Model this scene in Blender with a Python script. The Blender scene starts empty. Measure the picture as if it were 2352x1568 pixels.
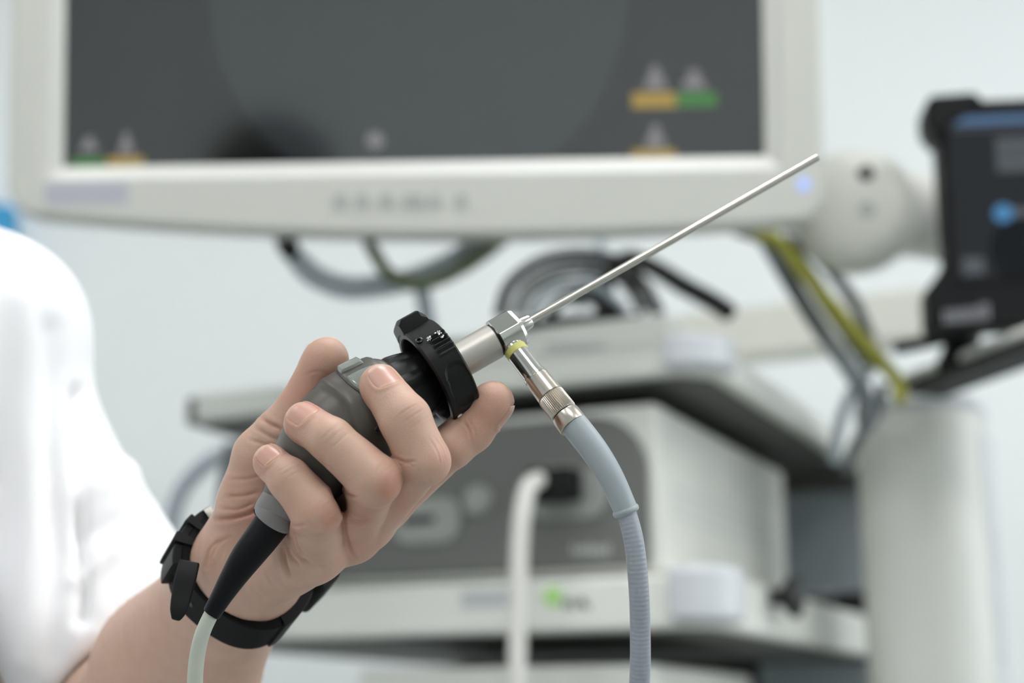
import bpy, bmesh, math, random
import numpy as np
from mathutils import Vector, Matrix

random.seed(4)
rng = np.random.default_rng(7)
S = bpy.context.scene
COL = S.collection

# ------------------------------------------------------------------ camera
FPX = 55.0 / 36.0 * 2352.0
PITCH = math.radians(14.0)
CAM = np.array([0.0, 0.0, 0.85])
RGT = np.array([1.0, 0.0, 0.0])
UPV = np.array([0.0, -math.sin(PITCH), math.cos(PITCH)])
FWD = np.array([0.0, math.cos(PITCH), math.sin(PITCH)])
D0 = 0.55

cam_d = bpy.data.cameras.new('camera')
cam = bpy.data.objects.new('camera', cam_d)
COL.objects.link(cam)
cam.location = CAM
cam.rotation_euler = (math.pi / 2 + PITCH, 0, 0)
cam_d.lens = 55
cam_d.sensor_width = 36
cam_d.clip_start = 0.02
cam_d.dof.use_dof = True
cam_d.dof.focus_distance = D0 - 0.014
cam_d.dof.aperture_fstop = 5.9
S.camera = cam

S.view_settings.view_transform = 'Standard'
S.view_settings.look = 'None'
S.view_settings.exposure = 0.0
S.view_settings.gamma = 1.0
S.view_settings.use_curve_mapping = False
S.cycles.use_denoising = True
S.cycles.max_bounces = 8
S.cycles.diffuse_bounces = 4
S.cycles.glossy_bounces = 4
S.cycles.transmission_bounces = 6
S.cycles.caustics_reflective = False
S.cycles.caustics_refractive = False
S.cycles.sample_clamp_indirect = 6.0


def pt(px, py, d):
    """world point seen at a place of the 2352 x 1568 frame, d metres along the view axis"""
    return CAM + RGT * ((px - 1176) / FPX * d) + UPV * ((784 - py) / FPX * d) + FWD * d


def hp(px, py, dz):
    """the same for the hand and the instrument: dz millimetres towards the lens from the focus distance"""
    return pt(px, py, D0 - dz / 1000.0)


def prj(p):
    q = np.asarray(p) - CAM
    d = q @ FWD
    return 1176 + FPX * (q @ RGT) / d, 784 - FPX * (q @ UPV) / d, d


def w2c(p):
    """world metres -> camera space millimetres"""
    q = np.asarray(p) - CAM
    return np.stack([q @ RGT, q @ UPV, -(q @ FWD)], -1) * 1000.0


def c2w(c):
    c = np.asarray(c) / 1000.0
    return CAM + c[..., 0:1] * RGT + c[..., 1:2] * UPV - c[..., 2:3] * FWD


def hc(px, py, dz):
    return w2c(hp(px, py, dz))


def rp(px, dz=0.0):
    """frame pixels -> millimetres at that depth"""
    return px / FPX * (D0 * 1000 - dz)


def nrm(v):
    v = np.asarray(v, float)
    return v / np.linalg.norm(v)


# ------------------------------------------------------------------ materials
def srgb(h):
    h = h.lstrip('#')
    out = []
    for i in (0, 2, 4):
        c = int(h[i:i + 2], 16) / 255
        out.append(c / 12.92 if c <= 0.04045 else ((c + 0.055) / 1.055) ** 2.4)
    return (*out, 1.0)


MATS = {}


def mat(name, col, rough=0.5, metal=0.0, bump=0.0, scale=400.0, var=0.0, emit=None, estr=0.0, coat=0.0, spec=0.5, aniso=0.0):
    m = bpy.data.materials.new(name)
    m.use_nodes = True
    nt = m.node_tree
    b = nt.nodes['Principled BSDF']
    c = srgb(col)
    b.inputs['Base Color'].default_value = c
    b.inputs['Roughness'].default_value = rough
    b.inputs['Metallic'].default_value = metal
    b.inputs['Specular IOR Level'].default_value = spec
    if coat:
        b.inputs['Coat Weight'].default_value = coat
        b.inputs['Coat Roughness'].default_value = 0.05
    if emit:
        b.inputs['Emission Color'].default_value = srgb(emit)
        b.inputs['Emission Strength'].default_value = estr
    if bump or var:
        tc = nt.nodes.new('ShaderNodeTexCoord')
        n = nt.nodes.new('ShaderNodeTexNoise')
        n.inputs['Scale'].default_value = scale
        n.inputs['Detail'].default_value = 4
        nt.links.new(tc.outputs['Object'], n.inputs['Vector'])
        if bump:
            bp = nt.nodes.new('ShaderNodeBump')
            bp.inputs['Strength'].default_value = bump
            bp.inputs['Distance'].default_value = 0.0005
            nt.links.new(n.outputs['Fac'], bp.inputs['Height'])
            nt.links.new(bp.outputs['Normal'], b.inputs['Normal'])
        if var:
            mx = nt.nodes.new('ShaderNodeMix')
            mx.data_type = 'RGBA'
            mx.inputs[6].default_value = tuple(max(0, x * (1 - var)) for x in c[:3]) + (1,)
            mx.inputs[7].default_value = tuple(min(1, x * (1 + var)) for x in c[:3]) + (1,)
            nt.links.new(n.outputs['Fac'], mx.inputs[0])
            nt.links.new(mx.outputs[2], b.inputs['Base Color'])
    MATS[name] = m
    return m


mat('wall_paint', '#ecf0ef', 0.7, bump=0.05, scale=300, var=0.01)
mat('ceiling_paint', '#f2f3f2', 0.8, var=0.01)
mat('floor_vinyl', '#8f9492', 0.4, var=0.04, scale=40)
mat('monitor_plastic', '#d4d4cc', 0.45, bump=0.05, scale=900, var=0.01)
mat('monitor_lip', '#d9d9d2', 0.4, var=0.01)
mat('cart_white', '#e2e3dc', 0.42, var=0.01, bump=0.04, scale=800)
mat('cart_cream', '#d8d8cf', 0.45, var=0.01)
mat('cart_cap', '#cdd0d3', 0.3, var=0.01)
mat('cart_dark', '#1c1c1b', 0.6, var=0.05)
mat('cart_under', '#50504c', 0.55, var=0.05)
mat('device_cream', '#dadbd4', 0.45, var=0.01)
mat('device_grey', '#6a6b67', 0.5, var=0.02)
mat('device_grey_light', '#9c9e99', 0.4, var=0.02)
mat('black_rubber', '#080808', 0.55, spec=0.25, bump=0.1, scale=900, var=0.1)
mat('black_plastic', '#0d0d0e', 0.45, bump=0.05, scale=900, var=0.05)
mat('tablet_black', '#0b0b0c', 0.5, spec=.25, var=0.05)
mat('cable_white', '#dcdbd4', 0.5, var=0.01)
mat('cable_grey', '#6e7375', 0.5, var=0.03)
mat('cable_pale', '#b3bcc2', 0.5, var=0.03)
mat('cable_black', '#121112', 0.5, var=0.05)
mat('cable_green', '#5d664a', 0.5, var=0.1)
mat('cable_yellow', '#a4a33a', 0.5, var=0.35, scale=25)
mat('led_green', '#a6d082', 0.4, emit='#8fd25c', estr=.15)
mat('led_blue', '#a8b8e8', 0.4, emit='#9fb4ff', estr=.5)
mat('blue_cloth', '#3f9fd0', 0.7, var=0.05)
mat('button_grey', '#b0b3b0', 0.5)
mat('label_lilac', '#bdbdc6', 0.5)
mat('ui_yellow', '#000000', 0.3, emit='#b59c50', estr=0.8)
mat('ui_green', '#000000', 0.3, emit='#4f8a4c', estr=0.8)
mat('ui_grey', '#000000', 0.3, emit='#8d8c90', estr=0.8)
for _n, _c in (('ui_circle', '#24292c'), ('ui_panel', '#0d0f10')):
    mat(_n, _c, 0.12, spec=1.0).node_tree.nodes['Principled BSDF'].inputs['IOR'].default_value = 1.62
mat('ui_blue', '#000000', 0.3, emit='#48688c', estr=1.0)
mat('ui_blue_bright', '#000000', 0.3, emit='#3f7fae', estr=1.0)
mat('ui_slate', '#000000', 0.3, emit='#5a6066', estr=.7)
mat('ui_slate_dark', '#000000', 0.3, spec=.2, emit='#33373b', estr=.5)
mat('ui_black', '#030405', 0.2, spec=.2, emit='#0b1014', estr=1.0)
mat('logo_grey', '#8a8a8e', 0.5)
mat('logo_light', '#b4b6b1', 0.5)
mat('print_faint', '#bcc0c0', 0.5)
mat('print_dark', '#4d5450', 0.5)
# the instrument
mat('steel_matte', '#b9b5ad', 0.44, 1.0, bump=0.06, scale=3000)
mat('steel_bright', '#c8c6c0', 0.16, 1.0)
mat('steel_rod', '#c4bfb6', 0.22, 1.0)
mat('steel_nickel', '#bcb5aa', 0.28, 1.0)
mat('steel_dark_gap', '#22211f', 0.5, 0.6)
mat('ring_yellow', '#d2ce78', 0.4)
mat('anodised_black', '#050505', 0.40, spec=0.3, bump=0.08, scale=4000)
mat('gloss_black', '#060606', 0.25)
mat('chip_silver', '#e3e0da', 0.3, 1.0)
mat('body_grey', '#57544e', 0.40, 0.25, bump=0.05, scale=5000, var=0.04)
mat('body_end_grey', '#838180', 0.5, bump=0.05, scale=4000)
mat('plate_grey', '#55544f', 0.4, 0.3)
mat('button_glass', '#8d918b', 0.16, 0.2)
mat('line_dark', '#26292c', 0.5)
mat('logo_ink', '#2b3036', 0.5)
mat('relief_black', '#0a0a0d', 0.42, spec=0.18, bump=0.05, scale=2500)
mat('camera_cable', '#b9bdb0', 0.45, bump=0.03, scale=1500)
mat('boot_blue', '#9aa3a6', 0.42, bump=0.03, scale=1500)
mat('strap_black', '#060607', 0.6, spec=0.15, bump=0.15, scale=2500, var=0.1)
mat('strap_satin', '#0b0b0c', 0.5, spec=0.25, bump=0.05, scale=2500)
mat('watch_steel', '#b5b2aa', 0.25, 1.0)
mat('trouser_cloth', '#dfe2e4', 0.8, var=0.03)
mat('hair_dark', '#0e0b0a', 0.5, bump=0.4, scale=120, var=0.3)
mat('stool_black', '#202022', 0.5)
mat('lip_skin', '#b07a6c', 0.45)
mat('eye_white', '#e8e6e2', 0.2)
mat('mesh_back', '#40454a', 0.5)


def tube_mat():
    """light cable sleeve: fine corrugation along its length"""
    m = mat('tube_lilac', '#979ca4', 0.38)
    nt = m.node_tree
    b = nt.nodes['Principled BSDF']
    uv = nt.nodes.new('ShaderNodeUVMap')
    sp = nt.nodes.new('ShaderNodeSeparateXYZ')
    mu = nt.nodes.new('ShaderNodeMath'); mu.operation = 'MULTIPLY'; mu.inputs[1].default_value = 2 * math.pi / 0.0015
    sn = nt.nodes.new('ShaderNodeMath'); sn.operation = 'SINE'
    bp = nt.nodes.new('ShaderNodeBump'); bp.inputs['Strength'].default_value = 0.13; bp.inputs['Distance'].default_value = 0.0003
    nt.links.new(uv.outputs['UV'], sp.inputs[0]); nt.links.new(sp.outputs['Y'], mu.inputs[0])
    nt.links.new(mu.outputs[0], sn.inputs[0]); nt.links.new(sn.outputs[0], bp.inputs['Height'])
    nt.links.new(bp.outputs['Normal'], b.inputs['Normal'])
    return m


tube_mat()


def perforated_mat():
    m = mat('perforated_sheet', '#8e969b', 0.5)
    nt = m.node_tree
    b = nt.nodes['Principled BSDF']
    tc = nt.nodes.new('ShaderNodeTexCoord')
    mp = nt.nodes.new('ShaderNodeMapping'); mp.inputs['Scale'].default_value = (105, 0, 105); mp.inputs['Location'].default_value = (0, .5, 0); mp.inputs['Rotation'].default_value = (0, 0, math.radians(25)); mp.vector_type = 'POINT'
    vo = nt.nodes.new('ShaderNodeTexVoronoi'); vo.inputs['Randomness'].default_value = 0.0
    cr = nt.nodes.new('ShaderNodeValToRGB')
    cr.color_ramp.elements[0].position = 0.28; cr.color_ramp.elements[0].color = srgb('#0c0d0e')
    cr.color_ramp.elements[1].position = 0.34; cr.color_ramp.elements[1].color = srgb('#a4adb3')
    nt.links.new(tc.outputs['Object'], mp.inputs[0]); nt.links.new(mp.outputs[0], vo.inputs['Vector'])
    nt.links.new(vo.outputs['Distance'], cr.inputs[0]); nt.links.new(cr.outputs[0], b.inputs['Base Color'])
    return m


perforated_mat()


def screen_mat():
    m = mat('screen_glass', '#060707', 0.12, spec=1.0)
    m.node_tree.nodes['Principled BSDF'].inputs['IOR'].default_value = 1.62
    return m


screen_mat()


def skin_mat():
    m = bpy.data.materials.new('skin')
    m.use_nodes = True
    nt = m.node_tree
    b = nt.nodes['Principled BSDF']
    b.inputs['Roughness'].default_value = 0.48
    b.inputs['Specular IOR Level'].default_value = 0.4
    b.inputs['Subsurface Weight'].default_value = 0.25
    b.inputs['Subsurface Radius'].default_value = (1.0, 0.35, 0.18)
    b.inputs['Subsurface Scale'].default_value = 0.0022
    at = nt.nodes.new('ShaderNodeAttribute'); at.attribute_name = 'flush'
    tc = nt.nodes.new('ShaderNodeTexCoord')
    n1 = nt.nodes.new('ShaderNodeTexNoise'); n1.inputs['Scale'].default_value = 160; n1.inputs['Detail'].default_value = 5
    n2 = nt.nodes.new('ShaderNodeTexNoise'); n2.inputs['Scale'].default_value = 1500; n2.inputs['Detail'].default_value = 3
    nt.links.new(tc.outputs['Object'], n1.inputs['Vector']); nt.links.new(tc.outputs['Object'], n2.inputs['Vector'])
    mx = nt.nodes.new('ShaderNodeMix'); mx.data_type = 'RGBA'
    mx.inputs[6].default_value = srgb('#be9a86'); mx.inputs[7].default_value = srgb('#cfae9a')
    nt.links.new(n1.outputs['Fac'], mx.inputs[0])
    mx2 = nt.nodes.new('ShaderNodeMix'); mx2.data_type = 'RGBA'
    nt.links.new(at.outputs['Fac'], mx2.inputs[0])
    nt.links.new(mx.outputs[2], mx2.inputs[6]); mx2.inputs[7].default_value = srgb('#b97f6c')
    nt.links.new(mx2.outputs[2], b.inputs['Base Color'])
    vo = nt.nodes.new('ShaderNodeTexVoronoi'); vo.feature = 'DISTANCE_TO_EDGE'; vo.inputs['Scale'].default_value = 1900
    nt.links.new(tc.outputs['Object'], vo.inputs['Vector'])
    ad = nt.nodes.new('ShaderNodeMath'); ad.operation = 'ADD'
    nt.links.new(n2.outputs['Fac'], ad.inputs[0]); nt.links.new(vo.outputs['Distance'], ad.inputs[1])
    bp = nt.nodes.new('ShaderNodeBump'); bp.inputs['Strength'].default_value = 0.26; bp.inputs['Distance'].default_value = 0.0003
    nt.links.new(ad.outputs[0], bp.inputs['Height']); nt.links.new(bp.outputs['Normal'], b.inputs['Normal'])
    MATS['skin'] = m


skin_mat()


def nail_mat():
    m = mat('nail', '#d9ab9b', 0.34, coat=0.12)
    b = m.node_tree.nodes['Principled BSDF']
    b.inputs['Subsurface Weight'].default_value = 0.3
    b.inputs['Subsurface Radius'].default_value = (1.0, 0.4, 0.25)
    b.inputs['Subsurface Scale'].default_value = 0.001
    nt = m.node_tree
    uv = nt.nodes.new('ShaderNodeUVMap'); sp = nt.nodes.new('ShaderNodeSeparateXYZ')
    cr = nt.nodes.new('ShaderNodeValToRGB')
    e = cr.color_ramp.elements
    e[0].position = 0.0; e[0].color = srgb('#d3bba9')
    e[1].position = 1.0; e[1].color = srgb('#c9a58f')
    for p, c in ((0.16, '#d0ae9d'), (0.24, '#c99c8b'), (0.86, '#c79a89'), (0.94, '#cfa68e')):
        k = e.new(p); k.color = srgb(c)
    nt.links.new(uv.outputs['UV'], sp.inputs[0]); nt.links.new(sp.outputs['Y'], cr.inputs[0])
    nt.links.new(cr.outputs[0], b.inputs['Base Color'])


nail_mat()


def cloth_mat():
    m = mat('shirt_cotton', '#f4f4f5', 0.85)
    nt = m.node_tree
    b = nt.nodes['Principled BSDF']
    b.inputs['Sheen Weight'].default_value = 0.2
    tc = nt.nodes.new('ShaderNodeTexCoord'); n = nt.nodes.new('ShaderNodeTexNoise'); n.inputs['Scale'].default_value = 1200
    bp = nt.nodes.new('ShaderNodeBump'); bp.inputs['Strength'].default_value = 0.2; bp.inputs['Distance'].default_value = 0.0003
    nt.links.new(tc.outputs['Object'], n.inputs['Vector']); nt.links.new(n.outputs['Fac'], bp.inputs['Height'])
    nt.links.new(bp.outputs['Normal'], b.inputs['Normal'])


cloth_mat()


# ------------------------------------------------------------------ object helpers
def put(name, me, material=None, parent=None, smooth=True, bevel=0.0, bseg=2, auto=None, loc=None):
    """links a mesh; its vertices are world metres, the origin goes to the parent's place or the mesh's base"""
    if material is not None:
        for mm in (material if isinstance(material, (list, tuple)) else [material]):
            me.materials.append(MATS[mm] if isinstance(mm, str) else mm)
    o = bpy.data.objects.new(name, me)
    COL.objects.link(o)
    n = len(me.vertices)
    co = np.empty(n * 3); me.vertices.foreach_get('co', co); co = co.reshape(-1, 3)
    if loc is None:
        loc = np.array([(co[:, 0].min() + co[:, 0].max()) / 2, (co[:, 1].min() + co[:, 1].max()) / 2, co[:, 2].min()])
    loc = np.asarray(loc, float)
    co -= loc
    me.vertices.foreach_set('co', co.ravel()); me.update()
    if parent is not None:
        o.parent = parent
        o.location = loc - WORLD[parent.name]
    else:
        o.location = loc
    WORLD[o.name] = loc
    if smooth:
        me.polygons.foreach_set('use_smooth', np.ones(len(me.polygons), bool))
        if auto is not None:
            sharp_by_angle(me, auto)
    if bevel:
        b = o.modifiers.new('bevel', 'BEVEL'); b.width = bevel; b.segments = bseg; b.limit_method = 'ANGLE'; b.angle_limit = math.radians(35)
        b.harden_normals = False
    return o


WORLD = {}


def sharp_by_angle(me, deg):
    bm = bmesh.new(); bm.from_mesh(me)
    lim = math.radians(deg)
    for e in bm.edges:
        if len(e.link_faces) == 2 and e.calc_face_angle(0) > lim:
            e.smooth = False
    bm.to_mesh(me); bm.free()


def empty(name, loc):
    o = bpy.data.objects.new(name, None); COL.objects.link(o)
    o.location = loc; o.empty_display_size = 0.02
    WORLD[o.name] = np.asarray(loc, float)
    return o


def tag(o, label, cat, group=None):
    o['label'] = label; o['category'] = cat
    if group: o['group'] = group
    return o


def struct(o, label=None):
    o['kind'] = 'structure'
    if label: o['label'] = label
    return o


def mesh(v, f, uv=None):
    me = bpy.data.meshes.new('m')
    me.from_pydata([tuple(map(float, x)) for x in v], [], [tuple(map(int, x)) for x in f])
    if uv is not None:
        l = me.uv_layers.new(name='UVMap')
        vi = np.empty(len(me.loops), int); me.loops.foreach_get('vertex_index', vi)
        l.data.foreach_set('uv', np.asarray(uv, float)[vi].ravel())
    me.update()
    return me


def join_meshes(parts):
    v, f, n = [], [], 0
    for pv, pf in parts:
        v += list(pv); f += [tuple(i + n for i in q) for q in pf]; n += len(pv)
    return v, f


def frame_of(a):
    a = nrm(a)
    t = np.array([0, 0, 1.0]) if abs(a[2]) < 0.9 else np.array([1.0, 0, 0])
    x = nrm(np.cross(t, a)); y = np.cross(a, x)
    return x, y, a


def box_vf(o, ax, ay, az):
    """a box from its corner o and three edge vectors"""
    o, ax, ay, az = (np.asarray(k, float) for k in (o, ax, ay, az))
    v = [o, o + ax, o + ax + ay, o + ay, o + az, o + ax + az, o + ax + ay + az, o + ay + az]
    f = [(0, 3, 2, 1), (4, 5, 6, 7), (0, 1, 5, 4), (1, 2, 6, 5), (2, 3, 7, 6), (3, 0, 4, 7)]
    if np.dot(np.cross(ax, ay), az) < 0:
        f = [tuple(reversed(q)) for q in f]
    return v, f


def box(name, o, ax, ay, az, m, parent=None, bevel=0.002, bseg=2):
    return put(name, mesh(*box_vf(o, ax, ay, az)), m, parent, smooth=True, bevel=bevel, bseg=bseg, auto=30)


def prism_vf(pts, vec):
    """extrudes a planar polygon (world points) along vec"""
    pts = [np.asarray(p, float) for p in pts]; n = len(pts); vec = np.asarray(vec, float)
    nn = sum((np.cross(pts[i] - pts[0], pts[(i + 1) % n] - pts[0]) for i in range(n)), np.zeros(3))
    if np.dot(nn, vec) > 0:
        pts = pts[::-1]
    v = pts + [p + vec for p in pts]
    f = [tuple(range(n)), tuple(range(2 * n - 1, n - 1, -1))]
    f += [(i, i + n, (i + 1) % n + n, (i + 1) % n) for i in range(n)]
    return v, f


def prism(name, pts, vec, m, parent=None, bevel=0.001, auto=30):
    return put(name, mesh(*prism_vf(pts, vec)), m, parent, bevel=bevel, auto=auto)


def lathe_vf(p0, p1, prof, seg=64, fn=None, caps=True):
    """prof: (t along p0->p1 in metres, radius in metres); fn(i_profile, angle, r) may change the radius"""
    p0 = np.asarray(p0, float); p1 = np.asarray(p1, float)
    x, y, a = frame_of(p1 - p0)
    v, f = [], []
    for i, (t, r) in enumerate(prof):
        for k in range(seg):
            an = 2 * math.pi * k / seg
            rr = fn(i, an, r) if fn else r
            v.append(p0 + a * t + (x * math.cos(an) + y * math.sin(an)) * rr)
    for i in range(len(prof) - 1):
        for k in range(seg):
            k2 = (k + 1) % seg
            f.append((i * seg + k, i * seg + k2, (i + 1) * seg + k2, (i + 1) * seg + k))
    if caps:
        f.append(tuple(range(seg - 1, -1, -1)))
        f.append(tuple((len(prof) - 1) * seg + k for k in range(seg)))
    return v, f


def lathe(name, p0, p1, prof, m, parent=None, seg=64, fn=None, auto=35, caps=True):
    return put(name, mesh(*lathe_vf(p0, p1, prof, seg, fn, caps)), m, parent, auto=auto)


def spline(pts, n=12):
    """Catmull-Rom through points (any dimension)"""
    P = np.asarray(pts, float)
    P = np.vstack([2 * P[0] - P[1], P, 2 * P[-1] - P[-2]])
    out = []
    for i in range(1, len(P) - 2):
        for k in range(n):
            t = k / n
            out.append(0.5 * ((2 * P[i]) + (-P[i - 1] + P[i + 1]) * t + (2 * P[i - 1] - 5 * P[i] + 4 * P[i + 1] - P[i + 2]) * t * t
                              + (-P[i - 1] + 3 * P[i] - 3 * P[i + 1] + P[i + 2]) * t ** 3))
    out.append(P[-2])
    return np.array(out)


def tube_vf(pts, rad, seg=20, n=12, fn=None):
    """round tube along a smooth path; rad: one radius or one per point"""
    pts = np.asarray(pts, float)
    r = np.full(len(pts), rad) if np.isscalar(rad) else np.asarray(rad, float)
    q = spline(np.hstack([pts, r[:, None]]), n)
    c, r = q[:, :3], q[:, 3]
    T = np.gradient(c, axis=0); T /= np.linalg.norm(T, axis=1)[:, None]
    x, y, _ = frame_of(T[0])
    v, f, uv = [], [], []
    L = 0
    for i in range(len(c)):
        if i:
            L += np.linalg.norm(c[i] - c[i - 1])
            x = x - T[i] * (x @ T[i]); x = nrm(x)
        y = np.cross(T[i], x)
        for k in range(seg):
            an = 2 * math.pi * k / seg
            rr = fn(i, an, r[i]) if fn else r[i]
            v.append(c[i] + (x * math.cos(an) + y * math.sin(an)) * rr); uv.append((k / seg, L))
    for i in range(len(c) - 1):
        for k in range(seg):
            k2 = (k + 1) % seg
            f.append((i * seg + k, i * seg + k2, (i + 1) * seg + k2, (i + 1) * seg + k))
    f.append(tuple(range(seg - 1, -1, -1)))
    f.append(tuple((len(c) - 1) * seg + k for k in range(seg)))
    return v, f, uv


def tube(name, pts, rad, m, parent=None, seg=20, n=12):
    v, f, uv = tube_vf(pts, rad, seg, n)
    return put(name, mesh(v, f, uv), m, parent, auto=50)


def rrect(w, h, r, n=6, cx=0.0, cy=0.0):
    """rounded rectangle outline in a plane"""
    out = []
    for sx, sy, a0 in ((1, 1, 0), (-1, 1, 90), (-1, -1, 180), (1, -1, 270)):
        for k in range(n + 1):
            a = math.radians(a0 + 90 * k / n)
            out.append((cx + sx * (w / 2 - r) + r * math.cos(a), cy + sy * (h / 2 - r) + r * math.sin(a)))
    return out


class Plane:
    """a flat frame in the room: origin, right, up, normal (towards the viewer)"""
    def __init__(s, o, r, u):
        s.o = np.asarray(o, float); s.r = nrm(r); s.u = nrm(u); s.n = np.cross(s.r, s.u)

    def at(s, x, y, z=0.0):
        return s.o + s.r * x + s.u * y + s.n * z

    def px(s, px, py):
        """where the ray through a place of the frame meets the plane, in plane coordinates"""
        d = pt(px, py, 1.0) - CAM
        t = ((s.o - CAM) @ s.n) / (d @ s.n)
        q = CAM + d * t - s.o
        return q @ s.r, q @ s.u

    def poly(s, name, xy, z0, z1, m, parent=None, bevel=0.0008):
        return prism(name, [s.at(x, y, z0) for x, y in xy], s.n * (z1 - z0), m, parent, bevel)

    def quad(s, name, x0, y0, x1, y1, z0, z1, m, parent=None, bevel=0.0005):
        return s.poly(name, [(x0, y0), (x1, y0), (x1, y1), (x0, y1)], z0, z1, m, parent, bevel)


# ------------------------------------------------------------------ distance-field sculpting
def round_cone(P, a, b, r1, r2):
    a = np.asarray(a, np.float32); b = np.asarray(b, np.float32)
    ba = b - a
    l2 = float(ba @ ba); rr = r1 - r2
    a2 = l2 - rr * rr; il2 = 1.0 / l2
    pa = [P[i] - a[i] for i in range(3)]
    y = pa[0] * ba[0] + pa[1] * ba[1] + pa[2] * ba[2]
    z = y - l2
    x2 = sum((pa[i] * l2 - ba[i] * y) ** 2 for i in range(3))
    y2 = y * y * l2; z2 = z * z * l2
    k = np.sign(rr) * rr * rr * x2
    d = (np.sqrt(x2 * a2 * il2) + y * rr) * il2 - r1
    c1 = np.sign(z) * a2 * z2 > k
    c2 = np.sign(y) * a2 * y2 < k
    d = np.where(c2, np.sqrt(x2 + y2) * il2 - r1, d)
    d = np.where(c1, np.sqrt(x2 + z2) * il2 - r2, d)
    return d


def ellipsoid(P, c, R, axes=None):
    q = [P[i] - c[i] for i in range(3)]
    if axes is not None:
        q = [sum(q[j] * ax[j] for j in range(3)) for ax in axes]
    k0 = np.sqrt(sum((q[i] / R[i]) ** 2 for i in range(3)))
    k1 = np.sqrt(sum((q[i] / R[i] ** 2) ** 2 for i in range(3)))
    return k0 * (k0 - 1.0) / np.maximum(k1, 1e-6)


def smin(a, b, k):
    h = np.maximum(k - np.abs(a - b), 0.0) / k
    return np.minimum(a, b) - h * h * k * 0.25


class Field:
    def __init__(s, xs, ys, zs):
        s.ax = [np.asarray(k, np.float32) for k in (xs, ys, zs)]
        s.shape = tuple(len(k) for k in s.ax)
        s.D = np.full(s.shape, 60.0, np.float32)

    def sub(s, lo, hi):
        sl = []
        for i in range(3):
            a = max(0, int(np.searchsorted(s.ax[i], lo[i])) - 1); b = min(s.shape[i], int(np.searchsorted(s.ax[i], hi[i])) + 1)
            sl.append(slice(a, max(a + 1, b)))
        return tuple(sl)

    def pts(s, sl):
        return (s.ax[0][sl[0]][:, None, None], s.ax[1][sl[1]][None, :, None], s.ax[2][sl[2]][None, None, :])

    def cone(s, a, b, r1, r2, k=3.0, D=None):
        D = s.D if D is None else D
        a = np.asarray(a); b = np.asarray(b)
        m = max(r1, r2) + k + 14
        sl = s.sub(np.minimum(a, b) - m, np.maximum(a, b) + m)
        d = round_cone(s.pts(sl), a, b, r1, r2).astype(np.float32)
        D[sl] = smin(D[sl], d, k)

    def blob(s, c, R, k=3.0, axes=None, D=None):
        D = s.D if D is None else D
        c = np.asarray(c); m = max(R) + k + 14
        sl = s.sub(c - m, c + m)
        D[sl] = smin(D[sl], ellipsoid(s.pts(sl), c, R, axes).astype(np.float32), k)

    def new(s):
        return np.full(s.shape, 60.0, np.float32)


def surface_nets(F):
    D, ax = F.D, F.ax
    ins = D < 0
    nx, ny, nz = D.shape
    c = np.zeros((nx - 1, ny - 1, nz - 1), np.int8)
    for i in (0, 1):
        for j in (0, 1):
            for k in (0, 1):
                c += ins[i:nx - 1 + i, j:ny - 1 + j, k:nz - 1 + k]
    act = (c > 0) & (c < 8)
    I = np.argwhere(act)
    idx = np.full(act.shape, -1, np.int32); idx[act] = np.arange(len(I))
    acc = np.zeros((len(I), 3)); cnt = np.zeros(len(I))
    cor = [(i, j, k) for i in (0, 1) for j in (0, 1) for k in (0, 1)]
    for a in range(8):
        for b in range(a + 1, 8):
            if sum(abs(cor[a][t] - cor[b][t]) for t in range(3)) != 1:
                continue
            A = I + cor[a]; B = I + cor[b]
            da = D[A[:, 0], A[:, 1], A[:, 2]]; db = D[B[:, 0], B[:, 1], B[:, 2]]
            m = (da < 0) != (db < 0)
            t = np.where(m, da / np.where(m, da - db, 1), 0)
            pa = np.stack([ax[q][A[:, q]] for q in range(3)], 1); pb = np.stack([ax[q][B[:, q]] for q in range(3)], 1)
            acc[m] += (pa + (pb - pa) * t[:, None])[m]; cnt[m] += 1
    V = acc / cnt[:, None]
    faces = []
    for d in range(3):
        e1, e2 = (d + 1) % 3, (d + 2) % 3
        s0 = [slice(None)] * 3; s1 = [slice(None)] * 3
        s0[d] = slice(0, -1); s1[d] = slice(1, None)
        ch = ins[tuple(s0)] != ins[tuple(s1)]
        E = np.argwhere(ch)
        ok = (E[:, e1] > 0) & (E[:, e2] > 0) & (E[:, e1] < D.shape[e1] - 1) & (E[:, e2] < D.shape[e2] - 1)
        E = E[ok]
        q = []
        for o1, o2 in ((0, 0), (-1, 0), (-1, -1), (0, -1)):
            k = E.copy(); k[:, e1] += o1; k[:, e2] += o2
            q.append(idx[k[:, 0], k[:, 1], k[:, 2]])
        q = np.stack(q, 1)
        inside = ins[E[:, 0], E[:, 1], E[:, 2]]
        q = np.where(inside[:, None], q, q[:, ::-1])
        faces.append(q)
    return V, np.vstack(faces)


def quick_mesh(V, Fq):
    me = bpy.data.meshes.new('m')
    me.vertices.add(len(V)); me.vertices.foreach_set('co', np.ascontiguousarray(V, np.float32).ravel())
    me.loops.add(Fq.size); me.loops.foreach_set('vertex_index', Fq.ravel().astype(np.int32))
    me.polygons.add(len(Fq)); me.polygons.foreach_set('loop_start', np.arange(0, Fq.size, 4, dtype=np.int32))
    me.update(calc_edges=True); me.validate()
    return me


def vert_normals(V, F):
    n = np.cross(V[F[:, 2]] - V[F[:, 0]], V[F[:, 3]] - V[F[:, 1]])
    N = np.zeros_like(V)
    for k in range(4):
        for t in range(3):
            N[:, t] += np.bincount(F[:, k], n[:, t], len(V))
    return N / np.maximum(np.linalg.norm(N, axis=1), 1e-9)[:, None]


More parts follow.
